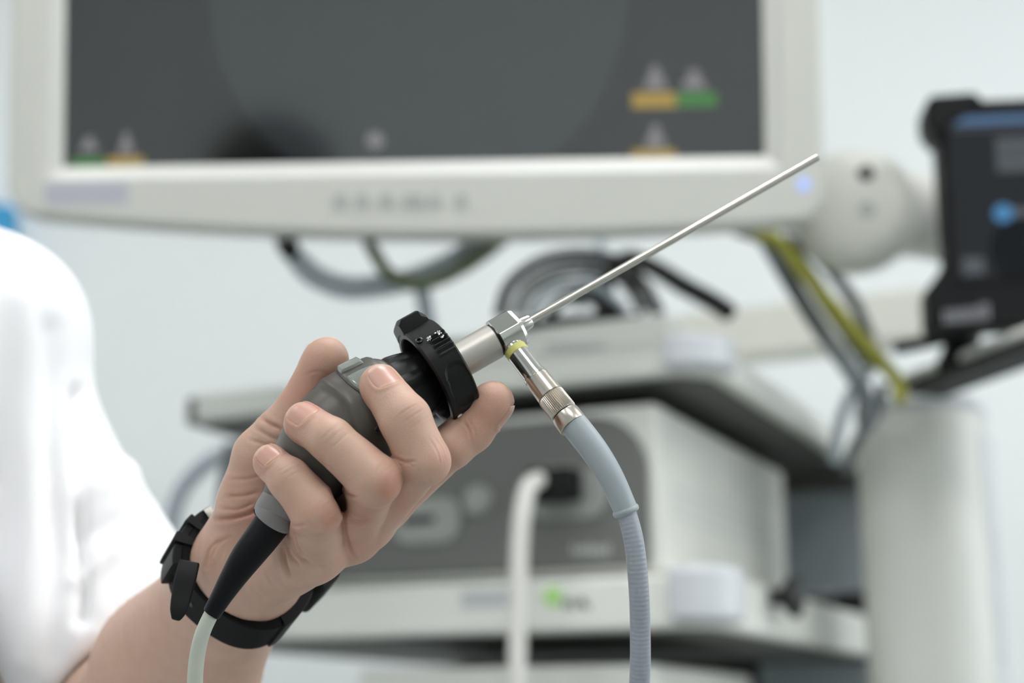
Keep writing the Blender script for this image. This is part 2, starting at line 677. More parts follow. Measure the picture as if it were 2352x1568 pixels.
def relax(V, F, it=2, lam=0.5):
    for _ in range(it):
        A = np.zeros_like(V); C = np.zeros(len(V))
        for k in range(4):
            a, b = F[:, k], F[:, (k + 1) % 4]
            for t in range(3):
                A[:, t] += np.bincount(a, V[b, t], len(V)) + np.bincount(b, V[a, t], len(V))
            C += np.bincount(a, minlength=len(V)) + np.bincount(b, minlength=len(V))
        V = V + lam * (A / np.maximum(C, 1)[:, None] - V)
    return V


def seg_dist(p, a, b):
    a = np.asarray(a, float); b = np.asarray(b, float)
    ab = b - a
    t = np.clip(((p - a) @ ab) / max(ab @ ab, 1e-9), 0, 1)
    return np.linalg.norm(p - (a + t[:, None] * ab), axis=1)


# ================================================================== PERSON
def grow(a, b, s0, ratio=1.13, smax=7.0):
    """coordinates from a to b, steps growing from s0"""
    out, x, s = [], a, s0
    sg = 1 if b > a else -1
    while (b - x) * sg > 0:
        s = min(s * ratio, smax); x = x + sg * s; out.append(x)
    return out


FINE = 0.52


def axis(lo, f0, f1, hi):
    mid = np.arange(f0, f1, FINE)
    return np.array(grow(mid[0], lo, FINE)[::-1] + list(mid) + grow(mid[-1], hi, FINE))


# joints: place in the frame, millimetres towards the lens, radius in frame pixels
FINGERS = {
    'middle': [(838, 1190, 0, 70), (972, 1056, 33, 60), (932, 964, 32, 60), (873, 883, 23, 47)],
    'ring': [(804, 1222, -3, 68), (860, 1102, 37, 61), (760, 1010, 33, 52), (698, 969, 24, 46)],
    'little': [(728, 1260, 3, 68), (726, 1172, 33, 60), (664, 1100, 31, 48), (619, 1058, 25, 38)],
    'index': [(880, 1150, -8, 66), (1038, 1024, 4, 53), (1082, 986, 3, 53), (1134, 926, 4, 48)],
    'thumb': [(588, 1160, -14, 84), (606, 1050, -10, 70), (694, 938, -6, 56), (748, 824, -4, 50)],
}


def J(f, i):
    x, y, z, r = FINGERS[f][i]
    return hc(x, y, z), rp(r, z)


# arm and trunk, world metres
ELBOW = pt(225, 1800, 0.772)
SHOULDER = pt(-100, 775, 0.785)
FACE = nrm([0.72, -0.69, 0]); LEFT = np.array([-FACE[1], FACE[0], 0])
CHEST = SHOULDER - LEFT * 0.165 + FACE * 0.005
WRIST = hp(574, 1296, -27)
FORE = nrm(ELBOW - WRIST)

F = Field(axis(-760, -128, 8, 40), axis(-760, -112, 10, 400), axis(-1010, -596, -494, -330))


def sculpt():
    hb = F.sub((-140, -120, -605), (20, 25, -480))
    sub = Field.__new__(Field)
    sub.ax = [F.ax[i][hb[i]] for i in range(3)]; sub.shape = tuple(len(k) for k in sub.ax)
    fingers = None
    for name, js in FINGERS.items():
        sub.D = np.full(sub.shape, 60.0, np.float32)
        for i in range(3):
            a, ra = J(name, i); b, rb = J(name, i + 1)
            sub.cone(a, b, ra, rb * (.90 if i == 0 and name != 'thumb' else 1), k=1.6)
        # pads and knuckles
        a, ra = J(name, 2); b, rb = J(name, 3)
        d = nrm(b - a)
        sub.blob(b - d * 1.5 - NAIL_UP[name] * 1.2, (rb * 1.0, rb * 0.97, rb * 1.12), 2.0, axes=(np.cross(d, NAIL_UP[name]), NAIL_UP[name], d))
        p, rpip = J(name, 1)
        if name != 'thumb':
            q0, _ = J(name, 0)
            kn = nrm(nrm(p - q0) + nrm(p - a))
            sub.blob(p + kn * 1.6, (rpip * 0.86, rpip * 0.86, rpip * 0.86), 2.5)
        fingers = sub.D if fingers is None else smin(fingers, sub.D, 0.7)
    sub.D = np.full(sub.shape, 60.0, np.float32)
    P = lambda x, y, z: hc(x, y, z)
    # palm
    for f, z in (('index', -10), ('middle', 2), ('ring', 4), ('little', 2)):
        a, ra = J(f, 0)
        sub.cone(P(600, 1285, -26), a, rp(78), ra * 0.96, 6)
    sub.cone(P(596, 1320, -20), P(696, 1272, 2), rp(74), rp(66), 6)        # heel towards the little finger
    sub.cone(P(640, 1306, -7), P(690, 1276, 4), rp(70), rp(62), 6)
    sub.cone(P(545, 1272, -22), P(592, 1160, -15), rp(80), rp(84), 8)      # ball of the thumb
    sub.cone(P(592, 1160, -15), P(612, 1050, -11), rp(82), rp(64), 6)
    sub.cone(P(690, 1160, -18), P(800, 1130, -10), rp(80), rp(70), 8)
    sub.cone(P(640, 1060, -14), P(800, 1130, -12), rp(50), rp(60), 8)      # web behind the instrument
    sub.D = smin(sub.D, fingers, 4.0)
    # gaps between the fingers
    sl_ = sub.new()
    for line in GAPS:
        q = spline(np.array(line, float), 5)
        for i in range(len(q) - 1):
            for t in (q[i], (q[i] + q[i + 1]) / 2):
                sub.cone(P(t[0], t[1], 52), P(t[0], t[1], t[2]), rp(t[3]) * 1.25, rp(t[3]) * .8, 1.0, D=sl_)
    if GAPS:
        h = np.maximum(1.6 - np.abs(sub.D + sl_), 0) / 1.6
        sub.D = np.maximum(sub.D, -sl_) + h * h * 1.6 * .25
    F.D[hb] = sub.D
    # wrist and forearm
    w = w2c(WRIST); e = w2c(ELBOW); fa = nrm(e - w)
    side = nrm(np.array([-fa[1], fa[0], 0.0]))
    for s in (-1, 1):
        o = side * 4.2 * s
        F.cone(w + o + fa * -6, w + o + fa * 26, 16.6, 17.6, 6)
        F.cone(w + o + fa * 26, w + fa * 110 + o * 1.8, 17.6, 28, 8)
    F.cone(w + fa * 100, w + fa * 190, 29, 38, 12)
    F.cone(w + fa * 190, e, 38, 37, 12)
    F.cone(hc(600, 1285, -26), w + fa * 4, rp(84), 17.0, 9)
    # upper arm, trunk, neck, head (under the shirt and above the frame)
    s = w2c(SHOULDER)
    F.cone(e, e + (s - e) * 0.5, 37, 36, 14)
    F.cone(e + (s - e) * 0.5, s, 36, 44, 14)
    ch = w2c(CHEST)
    up = w2c(CHEST + np.array([0, 0, 0.1])) - ch; up = nrm(up)
    lf = nrm(w2c(CHEST + LEFT * 0.1) - ch); fc = nrm(w2c(CHEST + FACE * 0.1) - ch)
    tr = (lf, up, fc)
    F.blob(ch - up * 110, (150, 190, 92), 30, tr)
    F.blob(ch - up * 360 , (140, 200, 88), 40, tr)
    F.cone(s, ch + up * 20, 50, 60, 30)
    F.cone(ch - lf * 165, ch + up * 20, 50, 60, 30)
    F.cone(ch - lf * 175, ch - lf * 205 - up * 270 - fc * 20, 46, 36, 20)
    F.cone(ch - lf * 205 - up * 270 - fc * 20, ch - lf * 150 - up * 450 + fc * 70, 36, 26, 14)
    nk = ch + up * 40
    F.cone(nk, nk + up * 105 + fc * 16, 58, 54, 30)
    F.cone(nk + up * 25, s + up * 22 - lf * 50, 44, 26, 40)
    F.cone(nk + up * 25, ch - lf * 120 + up * 22, 44, 26, 40)
    hd = ch + up * 242 + fc * 26
    F.blob(hd + up * 25 - fc * 10, (76, 98, 92), 20, tr)
    F.blob(hd - up * 40 + fc * 30, (58, 70, 56), 22, tr)
    F.cone(hd + fc * 78 + up * 6, hd + fc * 100 - up * 26, 7, 11, 8)      # nose
    for dz_, r_ in ((-58, 6.5), (-67, 7.5)):
        F.cone(hd + fc * 80 + up * dz_ - lf * 15, hd + fc * 80 + up * dz_ + lf * 15, r_, r_, 4)
    for t in (-1, 1):
        F.blob(hd + lf * 76 * t - fc * 8 - up * 8, (8, 30, 18), 6, tr)
        F.blob(hd + fc * 76 + up * 30 + lf * 33 * t, (24, 8, 13), 8, tr)
        F.blob(hd + fc * 72 + up * 1 + lf * 33 * t, (20, 6, 10), 6, tr)
    return hd, tr


# nail facing direction in camera space for each finger
NAIL_UP = {}
for _f, _u in (('middle', (0.36, 0.34, 0.87)), ('ring', (0.22, 0.36, 0.9)), ('little', (0.06, 0.42, 0.9)), ('index', (0.90, -0.40, 0.10)), ('thumb', (-0.55, 0.35, -0.75))):
    _a = nrm(J(_f, 3)[0] - J(_f, 2)[0]); _u = np.array(_u)
    NAIL_UP[_f] = nrm(_u - _a * (_u @ _a))

GAPS = [
    [(772, 1124, 2, 5), (779, 1138, 4, 7), (786, 1156, 6, 5.5), (791, 1176, 12, 3)],
]
HEAD, TRUNK = sculpt()
V, Q = surface_nets(F)
V = relax(V, Q, 2, 0.5)
N = vert_normals(V, Q)


def px_of(V):
    return np.stack([1176 + FPX * V[:, 0] / -V[:, 2], 784 - FPX * V[:, 1] / -V[:, 2]], 1)


# creases: outline in the frame, depth and half width in millimetres, nearest allowed depth
CREASES = [
    # middle finger: joint creases, palmar folds
    ([(915, 955), (935, 940), (962, 925)], .30, .55, 15), ([(925, 972), (948, 955), (975, 938)], .34, .6, 15), ([(940, 985), (962, 970), (985, 955)], .25, .55, 15),
    ([(995, 1000), (1015, 1030), (1024, 1062)], .22, .6, 15), ([(1006, 1000), (1024, 1030), (1031, 1050)], .2, .6, 15), ([(985, 1006), (1003, 1035), (1012, 1066)], .16, .6, 15),
    ([(908, 1052), (930, 1060), (952, 1058)], .7, .8, 10), ([(918, 1068), (936, 1064), (950, 1072)], .4, .6, 10),
    # ring finger
    ([(745, 1020), (768, 1000), (788, 982)], .30, .55, 15), ([(758, 1030), (780, 1012), (798, 994)], .3, .55, 15), ([(735, 1010), (756, 992), (776, 974)], .22, .55, 15),
    ([(858, 1090), (868, 1074), (884, 1060)], .3, .55, 15), ([(872, 1096), (882, 1080), (900, 1066)], .3, .55, 15), ([(884, 1110), (896, 1090), (910, 1078)], .2, .55, 15),
    ([(738, 1056), (748, 1068), (762, 1076)], .5, .7, 12), ([(792, 1128), (806, 1138), (822, 1140)], .7, .9, 10),
    # little finger
    ([(648, 1090), (668, 1078), (686, 1068)], .25, .5, 15), ([(656, 1100), (676, 1088), (694, 1078)], .22, .5, 15),
    ([(732, 1160), (745, 1148), (756, 1142)], .22, .5, 15), ([(744, 1186), (756, 1180), (770, 1182)], .2, .5, 15), ([(674, 1204), (686, 1207), (698, 1203)], .5, .8, 10),
    # below the ring and little fingers
    ([(796, 1186), (812, 1198), (830, 1200), (846, 1192)], .8, 1.0, 0), ([(806, 1176), (822, 1186), (838, 1184)], .5, .8, 0),
    ([(676, 1222), (682, 1250), (692, 1268)], .9, 1.0, 0), ([(668, 1236), (676, 1262), (692, 1282), (706, 1290)], .8, .9, 0), ([(660, 1246), (668, 1276), (686, 1296)], .7, .9, 0),
    ([(652, 1262), (654, 1290), (662, 1314)], 1.0, 1.1, -6), ([(798, 1236), (806, 1262), (816, 1280)], .6, .9, 0), ([(790, 1200), (796, 1236), (808, 1268)], .5, 1.0, 0),
    # heel of the hand beside the black sleeve, thumb root
    ([(505, 1240), (482, 1262), (474, 1300)], .6, 1.2, -40), ([(528, 1232), (500, 1252), (486, 1285)], .4, 1.0, -40), ([(500, 1192), (530, 1190), (575, 1178), (600, 1160)], 1.4, 1.4, -40),
    ([(512, 1168), (545, 1170), (585, 1155)], .7, 1.1, -40), ([(522, 1140), (560, 1138), (590, 1130)], .6, 1.1, -40), ([(528, 1100), (565, 1100), (600, 1092)], .4, 1.0, -40),
    ([(604, 962), (622, 974), (645, 986)], 1.1, 1.2, -40), ([(590, 985), (615, 1000), (640, 1010)], .6, 1.0, -40), ([(575, 1010), (605, 1020), (635, 1032)], .5, 1.0, -40),
    ([(576, 1340), (584, 1362), (604, 1378)], .5, 1.2, -40), ([(612, 1316), (622, 1340), (640, 1352)], .4, 1.0, -40), ([(700, 1290), (716, 1300), (740, 1300)], .35, 1.0, -10),
    ([(1000, 1012), (1014, 1040), (1020, 1070)], .2, .5, 15), ([(962, 918), (974, 930), (984, 944)], .2, .5, 15), ([(905, 968), (920, 950), (940, 935)], .22, .5, 15),
    ([(865, 1078), (872, 1064), (886, 1052)], .22, .5, 15), ([(876, 1108), (890, 1092), (906, 1076)], .24, .5, 15), ([(890, 1120), (903, 1104), (914, 1092)], .2, .5, 15),
    ([(738, 1172), (750, 1158), (764, 1150)], .24, .5, 15), ([(752, 1196), (764, 1190), (778, 1192)], .2, .5, 15), ([(640, 1082), (660, 1070), (678, 1060)], .2, .5, 15),
    # index
    ([(1066, 968), (1078, 990), (1082, 1010)], .35, .7, -20), ([(1074, 960), (1088, 985), (1092, 1004)], .25, .6, -20),
    # thumb
    ([(700, 862), (726, 852), (752, 858)], .2, .7, -40),
]
FLUSH = [((905, 1106), 22, .5), ((889, 1130), 20, .7), ((1015, 1060), 30, .4), ((758, 1182), 30, .6), ((770, 1200), 16, .4), ((850, 1252), 34, .35), ((800, 1290), 26, .3),
         ((726, 860), 60, .5), ((690, 920), 40, .5), ((1140, 930), 40, .4), ((1100, 985), 40, .35), ((640, 1180), 40, .45), ((560, 1180), 40, .4), ((832, 1186), 24, .55),
         ((900, 1080), 40, .25), ((840, 905), 24, .4), ((668, 995), 24, .4), ((595, 1065), 24, .45), ((930, 1170), 40, .35), ((480, 1250), 40, .25), ((545, 1110), 40, .3)]


def nail_frame(f):
    a, ra = J(f, 2); b, rb = J(f, 3)
    d = nrm(b - a); u = NAIL_UP[f]; s = np.cross(d, u)
    return a, b, ra, rb, d, u, s


NAILS = {'middle': (11.5, 10.2, 50, 4.4), 'ring': (11.5, 10.2, 50, 4.4), 'little': (9.0, 7.8, 52, 3.6), 'index': (10.5, 9.5, 50, 5.0), 'thumb': (11.5, 11, 50, 4)}


def nail_uv(f, P):
    """along (0 at the root side, positive to the tip) and across, millimetres, on the nail of a finger"""
    a, b, ra, rb, d, u, s = nail_frame(f)
    c = b + d * (NAILS[f][3] - NAILS[f][0] / 2)            # centre of the nail on the finger's axis
    q = P - c
    al = q @ d; sx = q @ s; ux = q @ u
    ang = np.arctan2(sx, ux)
    return al, ang * rb, ux


from mathutils.bvhtree import BVHTree
_sel = np.where((-V[Q[:, 0], 2] < 600))[0]
SKIN = BVHTree.FromPolygons([tuple(k) for k in V], [tuple(int(i) for i in k) for k in Q[_sel]])


def skin_hit(o, d):
    h = SKIN.ray_cast(Vector(o), Vector(d), 40)
    return None if h[0] is None else np.array(h[0])


pxy = px_of(V)
disp = np.zeros(len(V)); flush = np.zeros(len(V))
near = -V[:, 2]
facing = (N * (-V / np.linalg.norm(V, axis=1)[:, None])).sum(1)
mm_px = near / FPX
for line, dep, wid, zmin in CREASES:
    if zmin > 5:
        dep *= .85; wid *= .64
    else:
        dep *= .8; wid *= .85
    L = np.array(line, float)
    lo, hi = L.min(0) - 40, L.max(0) + 40
    m = np.where((pxy[:, 0] > lo[0]) & (pxy[:, 0] < hi[0]) & (pxy[:, 1] > lo[1]) & (pxy[:, 1] < hi[1]) & (D0 * 1000 - near > zmin) & (facing > 0.02))[0]
    if not len(m):
        continue
    C = spline(L, 6)
    d = np.full(len(m), 1e9)
    for i in range(len(C) - 1):
        d = np.minimum(d, seg_dist(pxy[m], C[i], C[i + 1]))
    d *= mm_px[m]
    tipd = np.minimum(np.linalg.norm(pxy[m] - L[0], axis=1), np.linalg.norm(pxy[m] - L[-1], axis=1)) * mm_px[m]
    fade = np.clip(tipd / 1.5, 0.25, 1)
    disp[m] -= dep * fade * (np.exp(-(d / (wid * .6)) ** 2) - 0.22 * np.exp(-((d - wid * 1.7) / wid) ** 2))
    flush[m] += 0.45 * min(1, dep) * np.exp(-(d / wid) ** 2)
for (x, y), r, s in FLUSH:
    flush += .8 * s * np.exp(-((pxy[:, 0] - x) ** 2 + (pxy[:, 1] - y) ** 2) / (1.25 * r) ** 2) * (near < 640)
for f in FINGERS:
    b = J(f, 3)[0]
    m = np.where(np.linalg.norm(V - b, axis=1) < 22)[0]
    al, ac, ux = nail_uv(f, V[m])
    Ln, Wn = NAILS[f][0], NAILS[f][1]
    sv = (np.abs(al / (Ln / 2)) ** 2.8 + np.abs(ac / (Wn / 2)) ** 2.8) ** (1 / 2.8)
    ok = ux > 0
    disp[m] += ok * np.where(sv < 1.0, -0.55 * np.clip((1.04 - sv) / 0.12, 0, 1), 0)
    fold = np.where(al > Ln * 0.36, 0.0, 1.0)
    disp[m] += ok * fold * 0.34 * np.exp(-((sv - 1.12) / 0.13) ** 2)
    flush[m] += ok * 0.35 * np.exp(-((sv - 1.05) / 0.08) ** 2)
# broad unevenness of the skin
for k in range(14):
    w = rng.normal(size=3); w = w / np.linalg.norm(w) * rng.uniform(.25, .7); ph = rng.uniform(0, 6.28)
    disp += 0.03 * np.sin(V @ w + ph) * (near < 640)
V = V + N * disp[:, None]
body_me = quick_mesh(c2w(V), Q)
at = body_me.attributes.new('flush', 'FLOAT', 'POINT')
at.data.foreach_set('value', np.clip(flush, 0, 0.75).astype(np.float32))
person = put('person', body_me, 'skin', loc=np.array([CHEST[0], CHEST[1], 0.45]))
tag(person, 'seated person in a white short-sleeved shirt, left hand wrapped round a camera head', 'person')

for f in FINGERS:
    a, b, ra, rb, d, u, s = nail_frame(f)
    Ln, Wn = NAILS[f][0], NAILS[f][1]
    c = b + d * (NAILS[f][3] - Ln / 2)
    nu, nv = 15, 15
    v, fc_, uv = [], [], []
    for i in range(nu):
        for j in range(nv):
            x, y = -1 + 2 * i / (nu - 1), -1 + 2 * j / (nv - 1)
            # square to rounded rectangle
            sx = x * math.sqrt(max(0, 1 - 0.32 * y * y)); sy = y * math.sqrt(max(0, 1 - 0.32 * x * x))
            al = -sx * Ln / 2; ac = sy * Wn / 2
            t = np.clip(((c + d * al) - a) @ d / np.linalg.norm(b - a), 0, 1)
            r = ra + (rb - ra) * t
            over = max(0.0, (c + d * al - b) @ d)
            r = math.sqrt(max(r * r - over * over * 1.0, 1.0))
            an = ac / rb
            lift = 0.0 + 0.3 * (1 - y * y) * (0.4 + 0.6 * (1 - x) / 2)
            pad = u * 0
            dr = u * math.cos(an) + s * math.sin(an)
            ao = min(al, (b - c) @ d + 1.5)
            dr2 = nrm(dr + d * max(0.0, al - ao) / rb)
            h = skin_hit(c + d * ao, dr2)
            v.append((c + d * al + dr * r if h is None else h) + dr * (-0.02 + 0.20 * max(0, -sx) ** 2 + .10 * (1 - sy * sy)))
            uv.append((j / (nv - 1), i / (nu - 1)))
    for i in range(nu - 1):
        for j in range(nv - 1):
            fc_.append((i * nv + j, i * nv + j + 1, (i + 1) * nv + j + 1, (i + 1) * nv + j))
    # which way is out
    v = np.array(v)
    q = fc_[len(fc_) // 2]
    if np.cross(v[q[1]] - v[q[0]], v[q[2]] - v[q[0]]) @ u < 0:
        fc_ = [tuple(reversed(k)) for k in fc_]
    o = put('fingernail', mesh(c2w(v), fc_, uv), 'nail', person)
    so = o.modifiers.new('thick', 'SOLIDIFY'); so.thickness = 0.0005; so.offset = -1
    sb = o.modifiers.new('round', 'SUBSURF'); sb.levels = 1; sb.render_levels = 2

# ---- shirt
def span(lo, hi, f0, f1, fine):
    mid = list(np.arange(f0, f1, fine))
    return np.array(grow(mid[0], lo, fine)[::-1] + mid + grow(mid[-1], hi, fine))


G = Field(span(-800, -80, -340, -90, 3.0), span(-780, 130, -330, 110, 3.0), span(-1020, -320, -860, -640, 3.0))


def sculpt_shirt():
    ch = w2c(CHEST); s = w2c(SHOULDER); e = w2c(ELBOW)
    lf, up, fc = TRUNK
    G.blob(ch - up * 120, (172, 210, 118), 30, TRUNK)
    G.blob(ch - up * 360, (165, 230, 118), 40, TRUNK)
    G.cone(s + (e - s) * 0.02, ch + up * 6, 62, 66, 40)
    G.cone(ch - lf * 170, ch + up * 6, 62, 66, 40)
    hem_c = HEM_C; ax = HEM_AX
    sl = G.new()
    A1, A2 = w2c(pt(22, 1040, .775)), w2c(pt(228, 1420, .757))
    G.cone(s, A1, 58, 47, 10, D=sl)
    G.cone(A1, A2, 47, 50, 10, D=sl)
    G.cone(A2, A2 + nrm(A2 - A1) * 45, 50, 51, 2, D=sl)
    X = G.pts((slice(None),) * 3)
    cut = (X[0] - hem_c[0]) * ax[0] + (X[1] - hem_c[1]) * ax[1] + (X[2] - hem_c[2]) * ax[2]
    inner = G.new()
    G.cone(A2 + nrm(A2 - A1) * 4, A2 + nrm(A2 - A1) * 70, 44, 46, 2, D=inner)
    sl = np.maximum(np.maximum(sl, cut), -inner)
    G.D = smin(G.D, sl.astype(np.float32), 14)
    # right sleeve
    r0 = ch - lf * 175
    G.cone(r0, r0 - lf * 16 - up * 150 + fc * 10, 62, 68, 20)
    # neck opening
    nk = G.new()
    G.cone(ch + up * 40, ch + up * 160 + fc * 14, 64, 70, 2, D=nk)
    G.D = np.maximum(G.D, -nk)


HEM_C = w2c(pt(302, 1420, 0.75)); HEM_AX = nrm(np.array([.69, -.72, 0.06]))
sculpt_shirt()
Vs, Qs = surface_nets(G)


def largest(V, Q):
    lab = np.arange(len(V))
    while True:
        m = lab[Q].min(1); new = lab.copy()
        for k in range(4):
            np.minimum.at(new, Q[:, k], m)
        new = new[new]
        if (new == lab).all(): break
        lab = new
    u, c = np.unique(lab, return_counts=True)
    keep = lab == u[c.argmax()]
    ren = np.cumsum(keep) - 1
    return V[keep], ren[Q[keep[Q[:, 0]]]]


Vs, Qs = largest(Vs, Qs)
Vs = relax(Vs, Qs, 3, 0.5)
Ns = vert_normals(Vs, Qs)
ps = px_of(Vs)
ds = np.zeros(len(Vs))
for (x0, y0, x1, y1, w, h) in ((180, 900, 190, 1420, 16, -7), (300, 1080, 190, 1130, 30, 3), (330, 1180, 200, 1220, 26, -3), (260, 1260, 180, 1330, 24, 3), (40, 700, 90, 1500, 40, 5), (110, 760, 130, 1500, 26, -4), (240, 960, 200, 1060, 20, -3)):
    d = seg_dist(ps, np.array([x0, y0]), np.array([x1, y1]))
    ds += h * np.exp(-(d / w) ** 2) * (Ns[:, 2] > -0.2)
for k in range(10):
    w = rng.normal(size=3); w = w / np.linalg.norm(w) * rng.uniform(.03, .09); ph = rng.uniform(0, 6.28)
    ds += 1.0 * np.sin(Vs @ w + ph)
Vs = Vs + Ns * ds[:, None]
put('shirt', quick_mesh(c2w(Vs), Qs), 'shirt_cotton', person)

# ---- hair, eyes, trousers
K = Field(np.arange(HEAD[0] - 130, HEAD[0] + 130, 4.0), np.arange(HEAD[1] - 130, HEAD[1] + 160, 4.0), np.arange(HEAD[2] - 140, HEAD[2] + 140, 4.0))
lf, up, fc = TRUNK
K.blob(HEAD + up * 30 - fc * 14, (84, 104, 98), 10, TRUNK)
X = K.pts((slice(None),) * 3)
plane = lambda n, c: (X[0] - c[0]) * n[0] + (X[1] - c[1]) * n[1] + (X[2] - c[2]) * n[2]
K.D = np.maximum(K.D, plane(nrm(fc - up * 0.75), HEAD + up * 58 + fc * 50))
K.D = np.maximum(K.D, plane(-up, HEAD - up * 62))
Vh, Qh = surface_nets(K)
put('hair', quick_mesh(c2w(relax(Vh, Qh, 3)), Qh), 'hair_dark', person)
for t in (-1, 1):
    ec = c2w((HEAD + fc * 71 + up * 15 + lf * 31 * t)[None])[0]
    ball = lambda c, r: mesh(*lathe_vf(c - FACE * r, c + FACE * r, [(r - r * math.cos(a), r * math.sin(a) + 1e-5) for a in np.linspace(0, math.pi, 13)], 20))
    eo = put('eye', ball(ec, .0112), 'eye_white', person)
    put('iris', ball(ec + FACE * .0062, .0058), 'gloss_black', eo)
lp = lambda a, b, c: c2w((HEAD + lf * a + up * b + fc * c)[None])[0]
tube('lips', [lp(-24, -62, 76), lp(-10, -59, 85), lp(0, -60, 87), lp(10, -59, 85), lp(24, -62, 76)], [.002, .0045, .0045, .0045, .002], 'lip_skin', person, 12, 6)
hip = np.array([CHEST[0], CHEST[1], 0.56])
parts = []
for t in (-1, 1):
    h0 = hip + LEFT * 0.09 * t; kn = h0 + FACE * 0.40 + np.array([0, 0, -0.03]) + LEFT * 0.07 * t; ft = kn * np.array([1, 1, 0]) + np.array([0, 0, 0.05]) + FACE * 0.02
    vv, ff, _ = tube_vf([h0 - FACE * .1, h0 + FACE * 0.1, kn - FACE * .05, kn + np.array([0, 0, -.05]), (kn + ft) / 2, ft], [.08, .095, .07, .066, .058, .05], 20, 8)
    parts.append((vv, ff))
    vv, ff, _ = tube_vf([ft + FACE * -.06 + np.array([0, 0, -.012]), ft + np.array([0, 0, -.012]), ft + FACE * .1 + np.array([0, 0, -.018]), ft + FACE * .17 + np.array([0, 0, -.022])], [.03, .038, .032, .02], 16, 6)
    parts.append((vv, ff))
put('trousers', mesh(*join_meshes(parts)), 'trouser_cloth', person)


# ================================================================== INSTRUMENT
RC0 = hp(1003, 858, 0)                       # middle of the coupler ring
AX = nrm(hp(1877, 362, -47) - RC0)
RC = RC0 + AX * .0017           # along the telescope
E_UP = nrm(np.cross(np.cross(AX, UPV - RGT * 0.6), AX))   # across it, up in the picture
E_FR = np.cross(AX, E_UP)
if E_FR @ FWD > 0:
    E_FR = -E_FR                            # across it, towards the lens


def on_axis(px):
    """distance (m) along the telescope's axis whose picture lies at column px"""
    lo, hi = -0.1, 0.3
    for _ in range(50):
        m = (lo + hi) / 2
        if prj(RC + AX * m)[0] < px: lo = m
        else: hi = m
    return lo


def turned(prof, seg, fn=None, p=RC, a=AX, e0=E_UP, e1=E_FR, closed=False, caps=False):
    """lathe about the telescope axis; angle 0 is up, 90 degrees faces the lens; t, r in millimetres"""
    v, f = [], []
    for i, (t, r) in enumerate(prof):
        for k in range(seg):
            an = 2 * math.pi * k / seg
            rr = fn(t, an, r) if fn else r
            v.append(p + a * (t / 1000) + (e0 * math.cos(an) + e1 * math.sin(an)) * (rr / 1000))
    for i in range(len(prof) - 1):
        for k in range(seg):
            k2 = (k + 1) % seg
            f.append((i * seg + k, (i + 1) * seg + k, (i + 1) * seg + k2, i * seg + k2))
    if caps:
        f.append(tuple(range(seg))); f.append(tuple((len(prof) - 1) * seg + k for k in range(seg - 1, -1, -1)))
    # outward faces
    c = np.cross(e0, e1) @ a
    if c < 0:
        f = [tuple(reversed(q)) for q in f]
    f = [tuple(reversed(q)) for q in f]
    return v, f


def tpart(name, prof, m, parent, seg=96, fn=None, caps=False, auto=35):
    return put(name, mesh(*turned(prof, seg, fn, caps=caps)), m, parent, auto=auto)


def dense(prof, step):
    out = [prof[0]]
    for a, b in zip(prof[:-1], prof[1:]):
        n = max(1, int(math.hypot(b[0] - a[0], b[1] - a[1]) / step))
        out += [(a[0] + (b[0] - a[0]) * k / n, a[1] + (b[1] - a[1]) * k / n) for k in range(1, n + 1)]
    return out


mm = lambda px: on_axis(px) * 1000
# ---- rigid telescope
scope = tag(empty('endoscope', RC + AX * 0.02), 'rigid steel endoscope with a long thin shaft pointing up to the right', 'endoscope')
b0, b1 = 3.0, mm(1137)
tpart('barrel', [(b0, 6.4), (b1 - .6, 6.45), (b1 - .3, 6.2)], 'steel_matte', scope)
tpart('seam_ring', [(b1 - .5, 6.15), (b1 + .6, 6.15)], 'steel_dark_gap', scope)
k0, k1 = mm(1139), mm(1193)
ang0 = math.radians(52)


def block_r(t, an, r):
    for c in (math.radians(48), math.radians(228), math.radians(318)):
        d = (an - c + math.pi) % (2 * math.pi) - math.pi
        if abs(d) < 1.2:
            r = min(r, r * 0.84 / math.cos(d))
    return r


tpart('prism_block', [(k0, 5.5), (k0, 6.9), (k0 + .35, 7.3), (k1 - 1.6, 7.3), (k1 - .4, 6.7), (k1, 5.6), (k1, 2)], 'steel_bright', scope, 180, block_r, auto=18)
n1, n2 = mm(1218), mm(1877)
tpart('shaft_collar', [(k1 - .2, 3.6), (k1 + .6, 3.6), (k1 + .8, 2.9), (n1 - .6, 2.5), (n1, 2.2), (n1, 1.0)], 'steel_bright', scope, 64)
tpart('shaft', [(n1 - 1, 1.52), (n2, 1.38), (n2 + .05, .9), (n2 + .05, .01)], 'steel_rod', scope, 48)
# light post
LP0, LP1 = hp(1175, 792, -5), hp(1318, 978, 11)
LA = nrm(LP1 - LP0); LL = np.linalg.norm(LP1 - LP0) * 1000


def post(name, prof, m, parent, seg=72, fn=None, auto=35):
    """prof: (fraction of the way down the connector, radius in frame pixels)"""
    pr_ = [(f_ * LL / 1000, rp(r, -5 + 16 * f_) / 1000) for f_, r in prof]
    return lathe(name, LP0, LP1, pr_, m, parent, seg, fn, auto)


post('light_post', [(-.04, 18), (0.0, 22), (.03, 25.5), (.052, 26)], 'steel_bright', scope)
post('colour_ring', [(.05, 26), (.055, 27.3), (.112, 27.3), (.118, 26)], 'ring_yellow', scope)['label'] = 'pale yellow marking ring'

